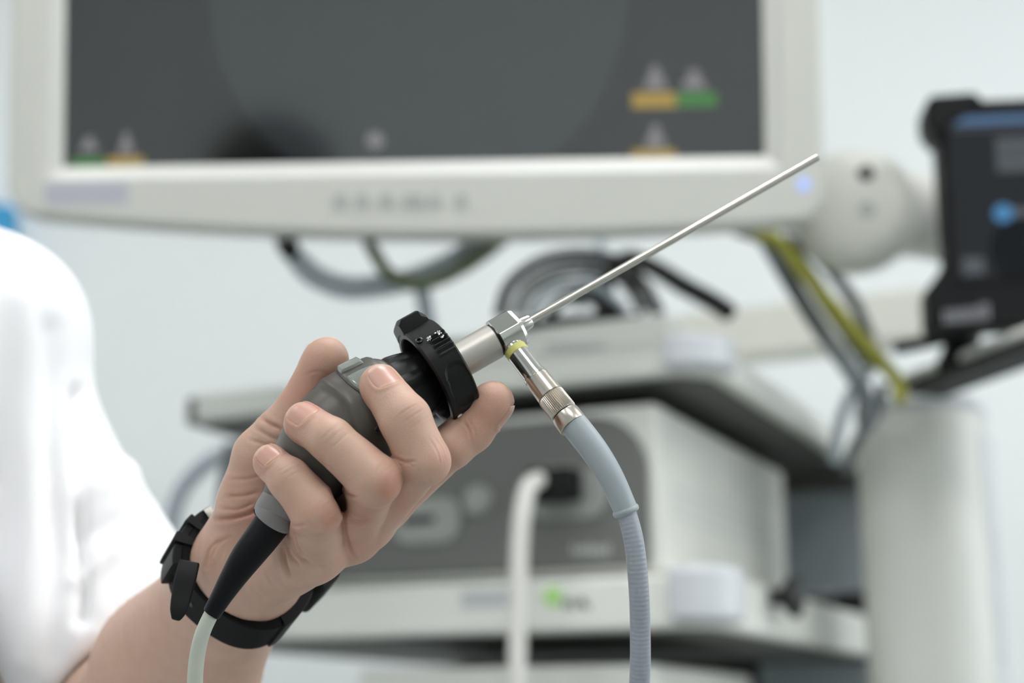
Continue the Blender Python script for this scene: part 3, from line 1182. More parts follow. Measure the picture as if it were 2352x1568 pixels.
# ---- light cable
lc = tag(empty('light_cable', LP0 + LA * .02), 'grey light cable with knurled metal plug hanging from the endoscope', 'cable')
post('plug_tip', [(.118, 25.5), (.12, 26.2), (.375, 27), (.38, 25)], 'steel_bright', lc)
post('plug_ring', [(.378, 25), (.38, 29.3), (.412, 29.8), (.416, 28.4), (.422, 28.4), (.425, 30)], 'steel_bright', lc)
post('plug_sleeve', [(.42, 28), (.424, 30), (.60, 31.5), (.632, 31.8), (.636, 29)], 'steel_nickel', lc)
KN = 44
post('knurled_nut', [(.634, 29), (.640, 32.4), (.65, 33.2), (.825, 33.6), (.838, 32.8), (.846, 30)], 'steel_nickel', lc, KN * 8,
     lambda i, an, r: r * (1 - (.085 * (0.5 + 0.5 * math.cos(an * KN)) if 1 <= i <= 4 else 0)), auto=60)
post('groove', [(.84, 29.6), (.87, 29.6)], 'steel_dark_gap', lc)
post('collar', [(.858, 29), (.862, 33.5), (.87, 34.2), (.985, 35), (.995, 34.4), (1.0, 31)], 'steel_nickel', lc)


def path(pts):
    return [hp(x, y, z) for x, y, z, r in pts], [rp(r, z) / 1000 for x, y, z, r in pts]


p_, r_ = path([(1312, 966, 10, 31), (1322, 979, 11, 32.5), (1366, 1036, 15, 32), (1403, 1096, 18, 30), (1438, 1172, 20, 28)])
tube('strain_boot', p_, r_, 'boot_blue', lc, 40, 14)
q0, q1 = hp(1435, 1166, 20), hp(1440, 1179, 20)
lathe('boot_lip', q0, q1, [(0, .0042), (.0003, .0045), (.001, .0047), (.0017, .0045), (.002, .0042)], 'boot_blue', lc, 48)
p_, r_ = path([(1432, 1160, 20, 23), (1441, 1184, 20.5, 23), (1457, 1250, 22, 23.3), (1467, 1350, 22, 23.5), (1470.5, 1450, 20, 23.7), (1469, 1568, 17, 24), (1455, 1750, 10, 24), (1440, 2100, -10, 24), (1500, 2600, -80, 26), (1700, 2850, -260, 30)])
tube('cable_sleeve', p_, r_, 'tube_lilac', lc, 40, 24)

# ---- camera head
head = tag(empty('camera_head', hp(830, 957, 8)), 'grey endoscope camera head with a black coupler ring, gripped in the hand', 'camera head')


def ring_r(t, an, r):
    if r < 18.2:
        return r
    a = math.degrees(an)
    # grip ridges
    for c0, c1 in ((46, 78), (226, 258)):
        if c0 < a < c1 and t > -2.2:
            w = min(1, (a - c0) / 5, (c1 - a) / 5, (t + 2.2) / 1.2)
            r += w * (0.55 + 0.45 * math.cos((a - c0) / 6.2 * 2 * math.pi))
    # finger dimples
    for c in (118, 298, 338):
        u = (a - c) / 26; vv = (t - .2) / 3.9
        s = (abs(u) ** 3 + abs(vv) ** 3) ** (1 / 3)
        if s < 1.12:
            r -= 0.8 * min(1, max(0, (1.12 - s) / 0.11))
    return r


prof = dense([(2.0, 6), (2.0, 14.8), (-5.8, 16.0), (-6.3, 16.4), (-6.3, 18.1), (-5.7, 18.8), (4.3, 18.8), (5.0, 18.1), (5.3, 16.2), (5.4, 6)], 0.32)
ring = tpart('coupler_ring', prof, 'anodised_black', head, 300, ring_r, auto=40)
# latch on the ring: a raised chamfered key
v, f = [], []
rows = [(-6.5, .0), (-6.3, .7), (-4.6, 1.0), (2.2, 1.0), (4.0, .5), (4.3, 0)]
angs = np.radians(np.linspace(-26, 21, 17))
for t, h in rows:
    for j, an in enumerate(angs):
        e = min(1.0, (j + .0) / 2.2, (len(angs) - 1 - j) / 1.6)
        r = 18.0 + 5.0 * h * max(e, 0)
        v.append(RC + AX * (t / 1000) + (E_UP * math.cos(an) + E_FR * math.sin(an)) * (r / 1000))
n = len(angs)
for i in range(len(rows) - 1):
    for j in range(n - 1):
        f.append((i * n + j, i * n + j + 1, (i + 1) * n + j + 1, (i + 1) * n + j))
if np.cross(v[f[40][1]] - v[f[40][0]], v[f[40][2]] - v[f[40][0]]) @ E_UP < 0:
    f = [tuple(reversed(q)) for q in f]
put('latch_key', mesh(v, f), 'anodised_black', head, auto=30)


def on_ring(t, deg, r=18.8):
    an = math.radians(deg); n_ = E_UP * math.cos(an) + E_FR * math.sin(an)
    return RC + AX * (t / 1000) + n_ * (r / 1000), n_


def find_ring(px, py, r=18.8):
    best = None
    for t in np.arange(-6, 5.2, .3):
        for d in range(0, 200, 3):
            q = prj(on_ring(t, d, r)[0]); e = (q[0] - px) ** 2 + (q[1] - py) ** 2
            if best is None or e < best[0]: best = (e, t, d)
    return best[1], best[2]


t_, d_ = find_ring(964, 784)
c_, n_ = on_ring(t_, d_)
lathe('set_screw', c_ - n_ * .001, c_ + n_ * .0006, [(0, .0013), (.0014, .0013), (.0015, .0011), (.0015, .0006), (.0006, .00055), (.0006, .0001)], 'gloss_black', head, 24)
t_, d_ = find_ring(1056, 955)
c_, n_ = on_ring(t_, d_)
lathe('set_screw', c_ - n_ * .001, c_ + n_ * .0006, [(0, .0012), (.0012, .0012), (.0015, .0008), (.0015, .0001)], 'chip_silver', head, 20)
for cx, cy, nn, sc in ((984, 776, 9, .75), (1009, 766, 9, .7), (1016, 772, 4, .4)):
    vv, ff = [], []
    t_, d_ = find_ring(cx, cy, 19.5)
    for q in range(nn):
        c_, n_ = on_ring(t_ + rng.normal() * .8 * sc, d_ + rng.normal() * 2.2 * sc, 19.62 + .2 * rng.random())
        s1 = nrm(np.cross(n_, rng.normal(size=3))); s2 = np.cross(n_, s1)
        m0 = len(vv); k_ = 6
        vv += [c_ + (s1 * math.cos(a) * rng.uniform(.2, .55) + s2 * math.sin(a) * rng.uniform(.2, .5)) * .001 for a in np.linspace(0, 2 * math.pi, k_, endpoint=False)]
        vv.append(c_ + n_ * .00025)
        ff += [(m0 + j, m0 + (j + 1) % k_, m0 + k_) for j in range(k_)]
    put('paint_chip', mesh(vv, ff), 'chip_silver', head, auto=30)['label'] = 'worn spot showing bare metal'
# focus cone behind the ring
tpart('focus_barrel', dense([(-26, 6), (-26, 13.2), (-21, 13.6), (-16, 13.2), (-11, 12.0), (-5, 10.8), (1.9, 10.2)], .6), 'anodised_black', head, 240,
      lambda t, an, r: r + (1.5 * max(0, math.cos(an * 6 - 2.2)) ** 1.5 * max(0, 1 - ((t + 13) / 7.5) ** 2) ** .6 if -20.5 < t < -5.5 else 0), auto=60)
tpart('inner_flange', [(.2, 10.5), (.2, 13.2), (1.2, 13.5), (1.2, 10.5)], 'gloss_black', head, 96)

BODY = [(914, 909, 4.5, 92), (907, 913, 5, 102), (894, 921, 6, 110), (870, 935, 7, 116), (830, 958, 8, 121), (778, 1000, 10, 119), (733, 1048, 12, 107), (694, 1100, 14, 86), (664, 1142, 15, 66), (645, 1166, 16, 54)]
p_, r_ = path(BODY)
v, f, uv = tube_vf(p_, r_, 120, 14)
v = np.array(v); vc = w2c(v); vp = px_of(vc)
cen = spline(np.array(p_), 14); cen = np.repeat(cen, 120, axis=0)
nv = v - cen; nv /= np.linalg.norm(nv, axis=1)[:, None]
front = (nv @ -FWD) > 0
RIDGE = spline(np.array([(735, 876), (775, 901), (797, 928), (810, 960), (822, 995), (845, 1030)], float), 8)
dd = np.full(len(v), 1e9); sd = np.zeros(len(v))
for i in range(len(RIDGE) - 1):
    d_ = seg_dist(vp, RIDGE[i], RIDGE[i + 1])
    tg = RIDGE[i + 1] - RIDGE[i]; side_ = (vp[:, 0] - RIDGE[i][0]) * tg[1] - (vp[:, 1] - RIDGE[i][1]) * tg[0]
    m_ = d_ < dd
    sd = np.where(m_, np.sign(side_), sd); dd = np.minimum(dd, d_)
dd *= .153
h_ = .55 * np.exp(-(dd / 1.4) ** 2) + np.where(sd > 0, .35, -.35) * np.exp(-(dd / 6) ** 2) * np.tanh(dd / .8)
v = v + nv * (h_ * front / 1000)[:, None]
put('housing', mesh(v, f), 'body_grey', head, auto=50)
p_, r_ = path([(668, 1136, 15, 62), (656, 1152, 15.5, 58), (640, 1170, 16, 53), (634, 1180, 16, 52), (629, 1191, 17, 50), (624, 1199, 17, 45), (621, 1203, 17, 40)])
tube('end_cap', p_, r_, 'body_end_grey', head, 64, 8)
p_, r_ = path([(636, 1184, 16.5, 43), (629, 1196, 17, 42.5), (600, 1236, 19, 40), (566, 1280, 21, 37), (533, 1330, 22, 30), (508, 1371, 22, 24.5), (489, 1403, 22, 21.5), (485, 1409, 22, 20)])
tube('cable_boot', p_, r_, 'relief_black', head, 48, 12)
p_, r_ = path([(492, 1396, 22, 17), (484, 1412, 22, 17), (466, 1452, 22, 17.3), (454, 1500, 21, 17.8), (448, 1560, 20, 18), (446, 1660, 16, 18), (455, 1850, 5, 18), (520, 2300, -40, 18), (760, 2700, -150, 20), (1100, 2850, -300, 24)])
tube('camera_cable', p_, r_, 'camera_cable', head, 32, 14)
# button plate following the housing's top
HB_ = BVHTree.FromPolygons([tuple(k) for k in v], [tuple(int(i) for i in k) for k in f])
PLQ = np.array([(766, 851), (844, 815), (908, 866), (826, 906)], float)


def plate_patch(name, u0, w0, u1, w1, h, m, soft=.25, n=22):
    top, bot = [], []
    for i in range(n + 1):
        for j in range(n + 1):
            x, y = -1 + 2 * i / n, -1 + 2 * j / n
            sx, sy = x * math.sqrt(1 - soft * y * y / 2), y * math.sqrt(1 - soft * x * x / 2)
            u, w_ = u0 + (u1 - u0) * (sx + 1) / 2, w0 + (w1 - w0) * (sy + 1) / 2
            q = PLQ[0] * (1 - u) * (1 - w_) + PLQ[1] * u * (1 - w_) + PLQ[2] * u * w_ + PLQ[3] * (1 - u) * w_
            d = nrm(pt(q[0], q[1], 1) - CAM)
            hit = HB_.ray_cast(Vector(CAM), Vector(d), 2.0)
            if hit[0] is None:
                hit = HB_.find_nearest(Vector(pt(q[0], q[1], D0 - .008)))
            P_, N_ = np.array(hit[0]), np.array(hit[1])
            edge = min(1.0, (1 - max(abs(x), abs(y))) * 6)
            top.append(P_ + N_ * h * (.55 + .45 * edge) / 1000); bot.append(P_ - N_ * .0008)
    m_ = n + 1
    vv = top + bot; ff = []
    for i in range(n):
        for j in range(n):
            a, b, c, d = i * m_ + j, i * m_ + j + 1, (i + 1) * m_ + j + 1, (i + 1) * m_ + j
            ff.append((a, d, c, b)); k = m_ * m_
            ff.append((a + k, b + k, c + k, d + k))
    k = m_ * m_
    rim = [(0, j) for j in range(n)] + [(i, n) for i in range(n)] + [(n, j) for j in range(n, 0, -1)] + [(i, 0) for i in range(n, 0, -1)]
    rim = [a * m_ + b for a, b in rim]
    for t in range(len(rim)):
        a, b = rim[t], rim[(t + 1) % len(rim)]
        ff.append((a, b, b + k, a + k))
    me = mesh(vv, ff)
    bm = bmesh.new(); bm.from_mesh(me); bmesh.ops.recalc_face_normals(bm, faces=bm.faces); bm.to_mesh(me); bm.free()
    return put(name, me, m, head, auto=50)


plate_patch('button_plate', 0, 0, 1.0, 1.0, .9, 'plate_grey', .3)
plate_patch('button_seam', .035, .045, .745, .275, 1.0, 'line_dark', .3)
plate_patch('button', .055, .06, .73, .255, 2.0, 'button_glass', .3)
plate_patch('button_seam', .035, .335, .84, .985, 1.0, 'line_dark', .3)
plate_patch('button', .055, .36, .82, .96, 1.25, 'button_glass', .3)
# dark emblem partly under the middle finger: two arcs and a stroke
for k_, ln in enumerate(([(862, 986), (870, 977), (884, 975), (905, 978)], [(862, 986), (868, 990), (884, 991), (905, 991)], [(889, 966), (876, 978), (868, 998)], [(872, 962), (884, 975), (896, 994)])):
    q_ = []
    for x, y in ln:
        # onto the housing
        best = min(range(0, len(v), 3), key=lambda i: (vp[i, 0] - x) ** 2 + (vp[i, 1] - y) ** 2 + (0 if front[i] else 1e6))
        d_ = w2c(v[best])[2]
        q_.append(pt(x, y, -d_ / 1000 - .0001))
    tube('emblem_stroke', q_, .0003, 'logo_ink', head, 8, 6)

# ================================================================== WRISTWATCH
wr = tag(empty('wristwatch', WRIST + FORE * .014), 'black rubber-strapped wristwatch on the left wrist', 'wristwatch')
WC = WRIST + FORE * .013
FC = nrm(w2c(ELBOW) - w2c(WRIST))
sd_c = nrm(np.array([-FC[1], FC[0], 0.0]))
SD = RGT * sd_c[0] + UPV * sd_c[1]
DW = np.cross(FORE, SD)
if DW @ FWD > 0: DW = -DW


def band_pt(deg, out, along):
    """out: millimetres beyond the skin, along: millimetres down the forearm"""
    a = math.radians(deg)
    ex, ey = 22.0 + out, 18.0 + out
    c, s_ = math.cos(a), math.sin(a)
    k = 1 / (abs(c) ** 2.4 + abs(s_) ** 2.4) ** (1 / 2.4)
    return WC + (SD * c * ex + DW * s_ * ey) * (k / 1000) + FORE * (along / 1000)


def band(name, d0, d1, o0, o1, w0, w1, m, n=60, off=0.0, taper=None):
    v, f = [], []
    for i in range(n + 1):
        d = d0 + (d1 - d0) * i / n
        tp = taper(i / n) if taper else 1
        for o, w in ((o0, w0 * tp), (o0, w1 * tp), (o1 - .5, w1 * tp), (o1, w1 * tp - .8), (o1, w0 * tp + .8), (o1 - .5, w0 * tp)):
            v.append(band_pt(d, o, w + off))
    for i in range(n):
        for k in range(6):
            f.append((i * 6 + k, i * 6 + (k + 1) % 6, (i + 1) * 6 + (k + 1) % 6, (i + 1) * 6 + k))
    f += [(5, 4, 3, 2, 1, 0), tuple(n * 6 + k for k in range(6))]
    return put(name, mesh(v, f), m, wr, auto=30)


st = band('strap', 8, 300, .2, 3.0, -10, 10, 'strap_black', 110)
for d in (108, 116, 124, 140, 148):
    c_ = band_pt(d, 2.6, 0); n_ = nrm(band_pt(d, 3.6, 0) - c_)
    lathe('strap_hole', c_, c_ + n_ * .0006, [(0, .0013), (.0006, .0013)], 'line_dark', st, 16)
band('strap_overlap', 138, 200, 2.9, 5.8, -9.4, 9.4, 'strap_satin', 30)
band('keeper_loop', 157, 166, -.1, 7.0, -10.6, 10.6, 'strap_satin', 6)
band('strap_end_link', -50, 24, -.1, 3.9, -10.6, 10.6, 'black_rubber', 18)
band('keeper_loop', 179, 187, -.1, 7.0, -10.6, 10.6, 'strap_satin', 6)
band('buckle', 198, 206, 1.5, 5.6, -10.5, 10.5, 'watch_steel', 10)['label'] = 'steel buckle'
band('buckle_cover', 186, 200, 2.0, 5.0, -9, 9, 'strap_black', 8)
v, f = [], []
TAIL = [hp(436, 1290, -10), hp(428, 1320, -7), hp(419, 1360, -4), hp(410, 1400, -1), hp(403, 1424, 0)]
TW = [3.6, 3.8, 3.6, 3.0, 1.4]
tl = spline(np.hstack([np.array(TAIL), np.array(TW)[:, None]]), 6)
wdir = nrm(RGT * .9 + UPV * .15 + FWD * .3)
for i in range(len(tl)):
    c_ = tl[i, :3]; tg = tl[min(i + 1, len(tl) - 1), :3] - tl[max(i - 1, 0), :3]
    wd = nrm(wdir - nrm(tg) * (wdir @ nrm(tg))); nn = nrm(np.cross(wd, tg))
    w = tl[i, 3] / 1000
    for a_, b_ in ((-1, -1), (1, -1), (1, 1), (-1, 1)):
        v.append(c_ + wd * w * a_ + nn * .0012 * b_)
for i in range(len(tl) - 1):
    for k in range(4):
        f.append((i * 4 + k, i * 4 + (k + 1) % 4, (i + 1) * 4 + (k + 1) % 4, (i + 1) * 4 + k))
f += [(3, 2, 1, 0), tuple((len(tl) - 1) * 4 + k for k in range(4))]
put('strap_tail', mesh(v, f), 'strap_satin', wr, bevel=.0006, auto=30)
# case on the back of the wrist
cn = nrm(band_pt(-84, 5, 0) - band_pt(-84, 0, 0)); c_ = band_pt(-84, .4, 0)
ct = nrm(np.cross(FORE, cn)); PW = Plane(c_, ct, FORE)
if PW.n @ cn < 0: PW = Plane(c_, -ct, FORE)
PW.poly('case', [(x, y) for x, y in rrect(.040, .042, .014, 8)], -.001, .0115, 'black_plastic', wr, .0015)
ci = PW
lathe('bezel', ci.at(0, 0, .011), ci.at(0, 0, .0145), [(0, .019), (.002, .019), (.0032, .0175), (.0032, .0155), (.0024, .015)], 'black_rubber', wr, 64)
lathe('dial', ci.at(0, 0, .0110), ci.at(0, 0, .0136), [(0, .0152), (.0022, .0152)], 'gloss_black', wr, 48)
for sx in (-1, 1):
    PW.poly('lug', [(sx * .020 + x, y) for x, y in rrect(.012, .026, .004, 4)], -.004, .007, 'black_rubber', wr, .001)
for sy in (-1, 1):
    for k_ in (-.011, .011):
        q_ = PW.at(k_, sy * .0205, .006)
        lathe('pusher', q_, q_ + PW.u * sy * .004, [(0, .0024), (.003, .0024), (.0036, .0018)], 'black_plastic', wr, 20)


# ================================================================== ROOM
RX0, RX1, RY0, RY1, RZ1 = -2.6, 2.7, -2.8, 2.55, 2.75
Z = np.array([0, 0, 1.0])


def slab(name, x0, y0, z0, x1, y1, z1, m):
    return struct(box(name, (x0, y0, z0), (x1 - x0, 0, 0), (0, y1 - y0, 0), (0, 0, z1 - z0), m, bevel=0))


slab('floor', RX0, RY0, -.1, RX1, RY1, 0, 'floor_vinyl')
slab('ceiling', RX0, RY0, RZ1, RX1, RY1, RZ1 + .1, 'ceiling_paint')
slab('wall_back', RX0, RY1, 0, RX1, RY1 + .1, RZ1, 'wall_paint')
slab('wall_left', RX0 - .1, RY0, 0, RX0, RY1, RZ1, 'wall_paint')


slab('wall_front', RX0, RY0 - .1, 0, RX1, RY0, RZ1, 'wall_paint')
# daylight comes through a wide window in the wall on the right
WY0, WY1, WZ0, WZ1 = -.9, 2.1, .85, 2.4
m0 = [box_vf((RX1, a, c), (.1, 0, 0), (0, b - a, 0), (0, 0, d - c)) for a, b, c, d in ((RY0, WY0, 0, RZ1), (WY1, RY1, 0, RZ1), (WY0, WY1, 0, WZ0), (WY0, WY1, WZ1, RZ1))]
struct(put('wall_right', mesh(*join_meshes(m0)), 'wall_paint', smooth=False))
fw = .05
m0 = [box_vf((RX1 + .02, a, c), (.06, 0, 0), (0, b - a, 0), (0, 0, d - c)) for a, b, c, d in
      ((WY0, WY1, WZ0, WZ0 + fw), (WY0, WY1, WZ1 - fw, WZ1), (WY0, WY0 + fw, WZ0, WZ1), (WY1 - fw, WY1, WZ0, WZ1), (.575, .625, WZ0, WZ1))]
struct(put('window_1', mesh(*join_meshes(m0)), 'ceiling_paint', smooth=False))
ld = bpy.data.lights.new('daylight', 'AREA'); ld.shape = 'RECTANGLE'; ld.size = WZ1 - WZ0; ld.size_y = WY1 - WY0
ld.cycles.is_portal = True
lo = bpy.data.objects.new('daylight_portal', ld); COL.objects.link(lo)
lo.location = (RX1 + .12, (WY0 + WY1) / 2, (WZ0 + WZ1) / 2); lo.rotation_euler = (0, math.pi / 2, 0)
w = bpy.data.worlds.new('sky'); S.world = w; w.use_nodes = True
w.node_tree.nodes['Background'].inputs[0].default_value = (0.93, 0.97, 1.0, 1)
w.node_tree.nodes['Background'].inputs[1].default_value = 2.9

m_l = mat('lamp_diffuser', '#ffffff', 0.6, emit='#fdfdff', estr=14.0)
for x in (-1.35, .1, 1.55):
    for y in (-.9, .75):
        t = tag(empty('ceiling_light', (x, y, RZ1 - .03)), 'square recessed ceiling light panel', 'ceiling light', 'ceiling light panels')
        box('light_frame', (x - .31, y - .31, RZ1 - .035), (.62, 0, 0), (0, .62, 0), (0, 0, .035), 'ceiling_paint', t, .003)
        box('diffuser', (x - .28, y - .28, RZ1 - .038), (.56, 0, 0), (0, .56, 0), (0, 0, .01), 'lamp_diffuser', t, .001)

# ================================================================== MONITOR
yaw = math.radians(2.5); tilt = math.radians(10.1)
mr = np.array([math.cos(yaw), -math.sin(yaw), 0]); mn = np.array([-math.sin(yaw), -math.cos(yaw), 0])
mu = Z * math.cos(tilt) + mn * math.sin(tilt)
PM = Plane(pt(948, 371, 1.40), mr, mu)
X0 = (PM.px(140, 385)[0] + PM.px(156, 0)[0]) / 2
X1 = PM.px(1757, 300)[0]
Y0 = (PM.px(140, 385)[1] + PM.px(1757, 358)[1]) / 2
Y1 = Y0 + (X1 - X0) * 0.6
mon = tag(empty('monitor', PM.at(0, .2, -.03)), 'large white-framed medical monitor with a dark grey screen', 'monitor')
FX0 = (PM.px(12, 440)[0] + PM.px(42, 0)[0]) / 2; FX1 = PM.px(1888, 300)[0]
YB0 = PM.px(20, 492)[1]; YBm = PM.px(1000, 541)[1]; YB1 = PM.px(1870, 505)[1]; YT = Y1 + .05
low = [(FX0 + .012, YB0 - .001)]
for k in range(1, 24):
    t = k / 24; x = FX0 + (FX1 - FX0) * t
    low.append((x, YB0 * (1 - t) * (1 - 2 * t) + YBm * 4 * t * (1 - t) + YB1 * t * (2 * t - 1)))
low += [(FX1 - .012, YB1)]
outer = low + [(FX1, YB1 + .02), (FX1, YT - .02), (FX1 - .02, YT), (FX0 + .02, YT), (FX0, YT - .02), (FX0, YB0 + .02)]


def framed(name, P, outer, inner, z0, z1, m, parent, bevel=.003):
    """a flat frame with a hole: both outlines counter-clockwise"""
    bm = bmesh.new()
    vo = [bm.verts.new(P.at(x, y, z1)) for x, y in outer]; vi = [bm.verts.new(P.at(x, y, z1)) for x, y in inner]
    eo = [bm.edges.new((vo[i], vo[(i + 1) % len(vo)])) for i in range(len(vo))]
    ei = [bm.edges.new((vi[i], vi[(i + 1) % len(vi)])) for i in range(len(vi))]
    bmesh.ops.triangle_fill(bm, edges=eo + ei, use_beauty=True)
    fs = list(bm.faces)
    for q in fs:
        q.normal_update()
        if q.normal @ Vector(P.n) < 0: q.normal_flip()
    r = bmesh.ops.extrude_face_region(bm, geom=fs)
    # the extruded copy becomes the back
    vs = [g for g in r['geom'] if isinstance(g, bmesh.types.BMVert)]
    bmesh.ops.translate(bm, verts=vs, vec=Vector(P.n * (z0 - z1)))
    bmesh.ops.recalc_face_normals(bm, faces=bm.faces)
    bmesh.ops.dissolve_limit(bm, angle_limit=.002, verts=bm.verts, edges=bm.edges)
    me = bpy.data.meshes.new('m'); bm.to_mesh(me); bm.free()
    return put(name, me, m, parent, bevel=bevel, auto=30)


LIP = .012
framed('frame', PM, outer, [(X0 - LIP, Y0 - LIP), (X1 + LIP, Y0 - LIP), (X1 + LIP, Y1 + LIP), (X0 - LIP, Y1 + LIP)], -.045, .008, 'monitor_plastic', mon, .004)
# sloping lip round the glass
lv = []
for g, z in ((LIP, .007), (0, .0)):
    lv += [PM.at(X0 - g, Y0 - g, z), PM.at(X1 + g, Y0 - g, z), PM.at(X1 + g, Y1 + g, z), PM.at(X0 - g, Y1 + g, z)]
put('lip', mesh(lv, [(0, 1, 5, 4), (1, 2, 6, 5), (2, 3, 7, 6), (3, 0, 4, 7)]), 'monitor_lip', mon, smooth=False)
PM.quad('screen', X0, Y0, X1, Y1, -.006, 0, 'screen_glass', mon, 0)
PM.poly('back_cover', rrect((FX1 - FX0) * .8, .34, .05, 6, (FX0 + FX1) / 2, (YT + YB0) / 2), -.085, -.04, 'monitor_plastic', mon, .01)


def on_m(px, py): return PM.px(px, py)


# what the screen shows
pa = on_m(433, 370)[0]; pb = on_m(1450, 350)[0]
cx, cy = on_m(960, -10); cr = on_m(1443, 60)[0] - cx
arc = [(cx + cr * math.cos(a), cy + cr * math.sin(a)) for a in np.linspace(0, 2 * math.pi, 97)[:-1]]
arc = [(min(max(x, pa), pb), max(y, Y0 + .001)) for x, y in arc]
keep = []
for q in arc:
    if not keep or math.dist(q, keep[-1]) > 1e-4: keep.append(q)
PM.poly('image_circle', keep, 0, .0002, 'ui_circle', mon, 0)
PM.quad('image_panel', X0 + .001, Y0 + .001, pa - .001, Y1 - .001, 0, .0002, 'ui_panel', mon, 0)
PM.quad('image_panel', pb + .001, Y0 + .001, X1 - .001, Y1 - .001, 0, .0002, 'ui_panel', mon, 0)


def icon(px, py, w, h, m='ui_grey'):
    """a small grey figure: round top on a broad base"""
    x, y = on_m(px, py); s = 1.40 / FPX
    w *= s; h *= s
    pts = [(x + w * .5, y - h * .5), (x + w * .42, y - h * .1), (x + w * .22, y + h * .1)] + [(x + w * .24 * math.cos(a), y + h * .26 + h * .24 * math.sin(a)) for a in np.linspace(0, math.pi, 9)] + [(x - w * .22, y + h * .1), (x - w * .42, y - h * .1), (x - w * .5, y - h * .5)]
    PM.poly('screen_icon', pts, .0002, .0004, m, mon, 0)


for x0, x1, y0, y1, m in ((1452, 1552, 212, 248, 'ui_yellow'), (1556, 1646, 210, 246, 'ui_green'), (1452, 1552, 343, 372, 'ui_yellow'), (165, 240, 362, 384, 'ui_green'), (246, 330, 360, 386, 'ui_yellow')):
    a = on_m(x0, y1); b = on_m(x1, y0)
    PM.quad('status_bar', a[0], max(a[1], Y0 + .0005), b[0], b[1], .0002, .0004, m, mon, 0)
icon(1505, 178, 52, 56); icon(1594, 182, 56, 46); icon(1505, 312, 48, 54); icon(205, 330, 44, 34); icon(290, 328, 34, 52)
x_, y_ = on_m(862, 322)
PM.poly('screen_icon', [(x_ + .008 * math.cos(a), y_ + .008 * math.sin(a)) for a in np.linspace(0, 2 * math.pi, 21)[:-1]], .0002, .0004, 'ui_grey', mon, 0)
# buttons, maker's smudge, lamp
for px_ in (785, 835, 890, 940, 965, 1000, 1062):
    x_, y_ = on_m(px_, 465)
    PM.poly('button', rrect(.012 if px_ < 930 else .010, .013, .004, 4, x_, y_), .008, .0092, 'button_grey', mon, .0004)
x_, y_ = on_m(205, 447); PM.poly('maker_label', rrect(.075, .02, .003, 3, x_, y_), .008, .0083, 'label_lilac', mon, 0)
x_, y_ = on_m(1843, 427); PM.poly('power_lamp', [(x_ + .006 * math.cos(a), y_ + .006 * math.sin(a)) for a in np.linspace(0, 2 * math.pi, 17)[:-1]], .008, .0088, 'led_blue', mon, 0)
q_ = np.array(PM.at((FX0 + FX1) / 2, (YT + YB0) / 2, -.08))

# swivel hub and arm carrying the monitor
arm = tag(empty('swivel_mount', pt(1965, 482, 1.55)), 'cream swivel hub and arm at the right end of the monitor', 'monitor arm')
HB = Plane(pt(1965, 484, 1.50), np.array([math.cos(.2), -math.sin(.2), 0]), Z)
hr = [(-.03, .001), (-.03, .048), (-.02, .058), (.0, .0605), (.010, .058), (.019, .049), (.023, .036), (.025, .016), (.0255, .001)]
put('hub', mesh(*lathe_vf(HB.at(0, 0, 0), HB.at(0, 0, 1), hr, 64)), 'cart_cream', arm, auto=50)
for px_, py_, r_, m_ in ((1988, 417, .0075, 'gloss_black'), (1990, 500, .008, 'button_grey')):
    x_, y_ = HB.px(px_, py_)
    lathe('hub_screw', HB.at(x_, y_, .010), HB.at(x_, y_, .04), [(0, r_), (.0150, r_), (.0156, r_ * .9)], m_, arm, 24)
tube('arm_tube', [pt(1700, 440, 1.60), pt(1850, 455, 1.58), pt(1965, 480, 1.54)], .036, 'cart_cream', arm, 24)
tube('arm_tube', [pt(1990, 490, 1.53), pt(2120, 500, 1.56), pt(2260, 560, 1.62), pt(2330, 680, 1.68)], [.046, .04, .036, .034], 'cart_cream', arm, 28)

# ================================================================== CART
AZ = math.radians(25)
XC = np.array([math.cos(AZ), -math.sin(AZ), 0]); YC = np.array([math.sin(AZ), math.cos(AZ), 0])
CO = pt(1652, 1375, 1.33); CO[2] = 0
cart = tag(empty('equipment_cart', CO - XC * .3 + YC * .2), 'white equipment cart with dark shelf undersides and rounded silver corners', 'cart')
cz = lambda py: pt(1640, py, 1.335)[2]
SW, SDP = .555, .60


def cart_pt(a, b, z): return CO - XC * a + YC * b + Z * z


def shelf(name, z0, z1, w=SW, dp=SDP):
    r = .03
    pts = [(w, 0), (r, 0)] + [(r - r * math.sin(k), r - r * math.cos(k)) for k in np.linspace(0.2, math.pi / 2 - .2, 5)] + [(0, r), (0, dp), (w, dp)]
    o = prism(name, [cart_pt(a, b, z0) for a, b in pts], Z * (z1 - z0), 'cart_white', cart, .004)
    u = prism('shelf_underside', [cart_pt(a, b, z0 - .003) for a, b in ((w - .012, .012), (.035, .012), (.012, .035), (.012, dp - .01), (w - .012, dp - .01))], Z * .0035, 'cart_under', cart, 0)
    # rounded bumper at the front corner, end trim on the far end
    cp = [(r + (-.042) * math.sin(k), r + (-.042) * math.cos(k)) for k in np.linspace(-.25, math.pi / 2 + .25, 12)]
    cp = [(r - .042 * math.sin(k) , r - .042 * math.cos(k)) for k in np.linspace(-.35, math.pi / 2 + .35, 14)] + [(r, r)]
    zb = z0 + (z1 - z0) * .12
    prism('corner_bumper', [cart_pt(a, b, zb) for a, b in cp], Z * (z1 - zb + .006), 'cart_cap', cart, .005)
    prism('end_trim', [cart_pt(a, b, z0 - .002) for a, b in ((w + .014, .004), (w, -.002), (w, dp), (w + .014, dp))], Z * (z1 - z0), 'device_grey', cart, .004)
    return o


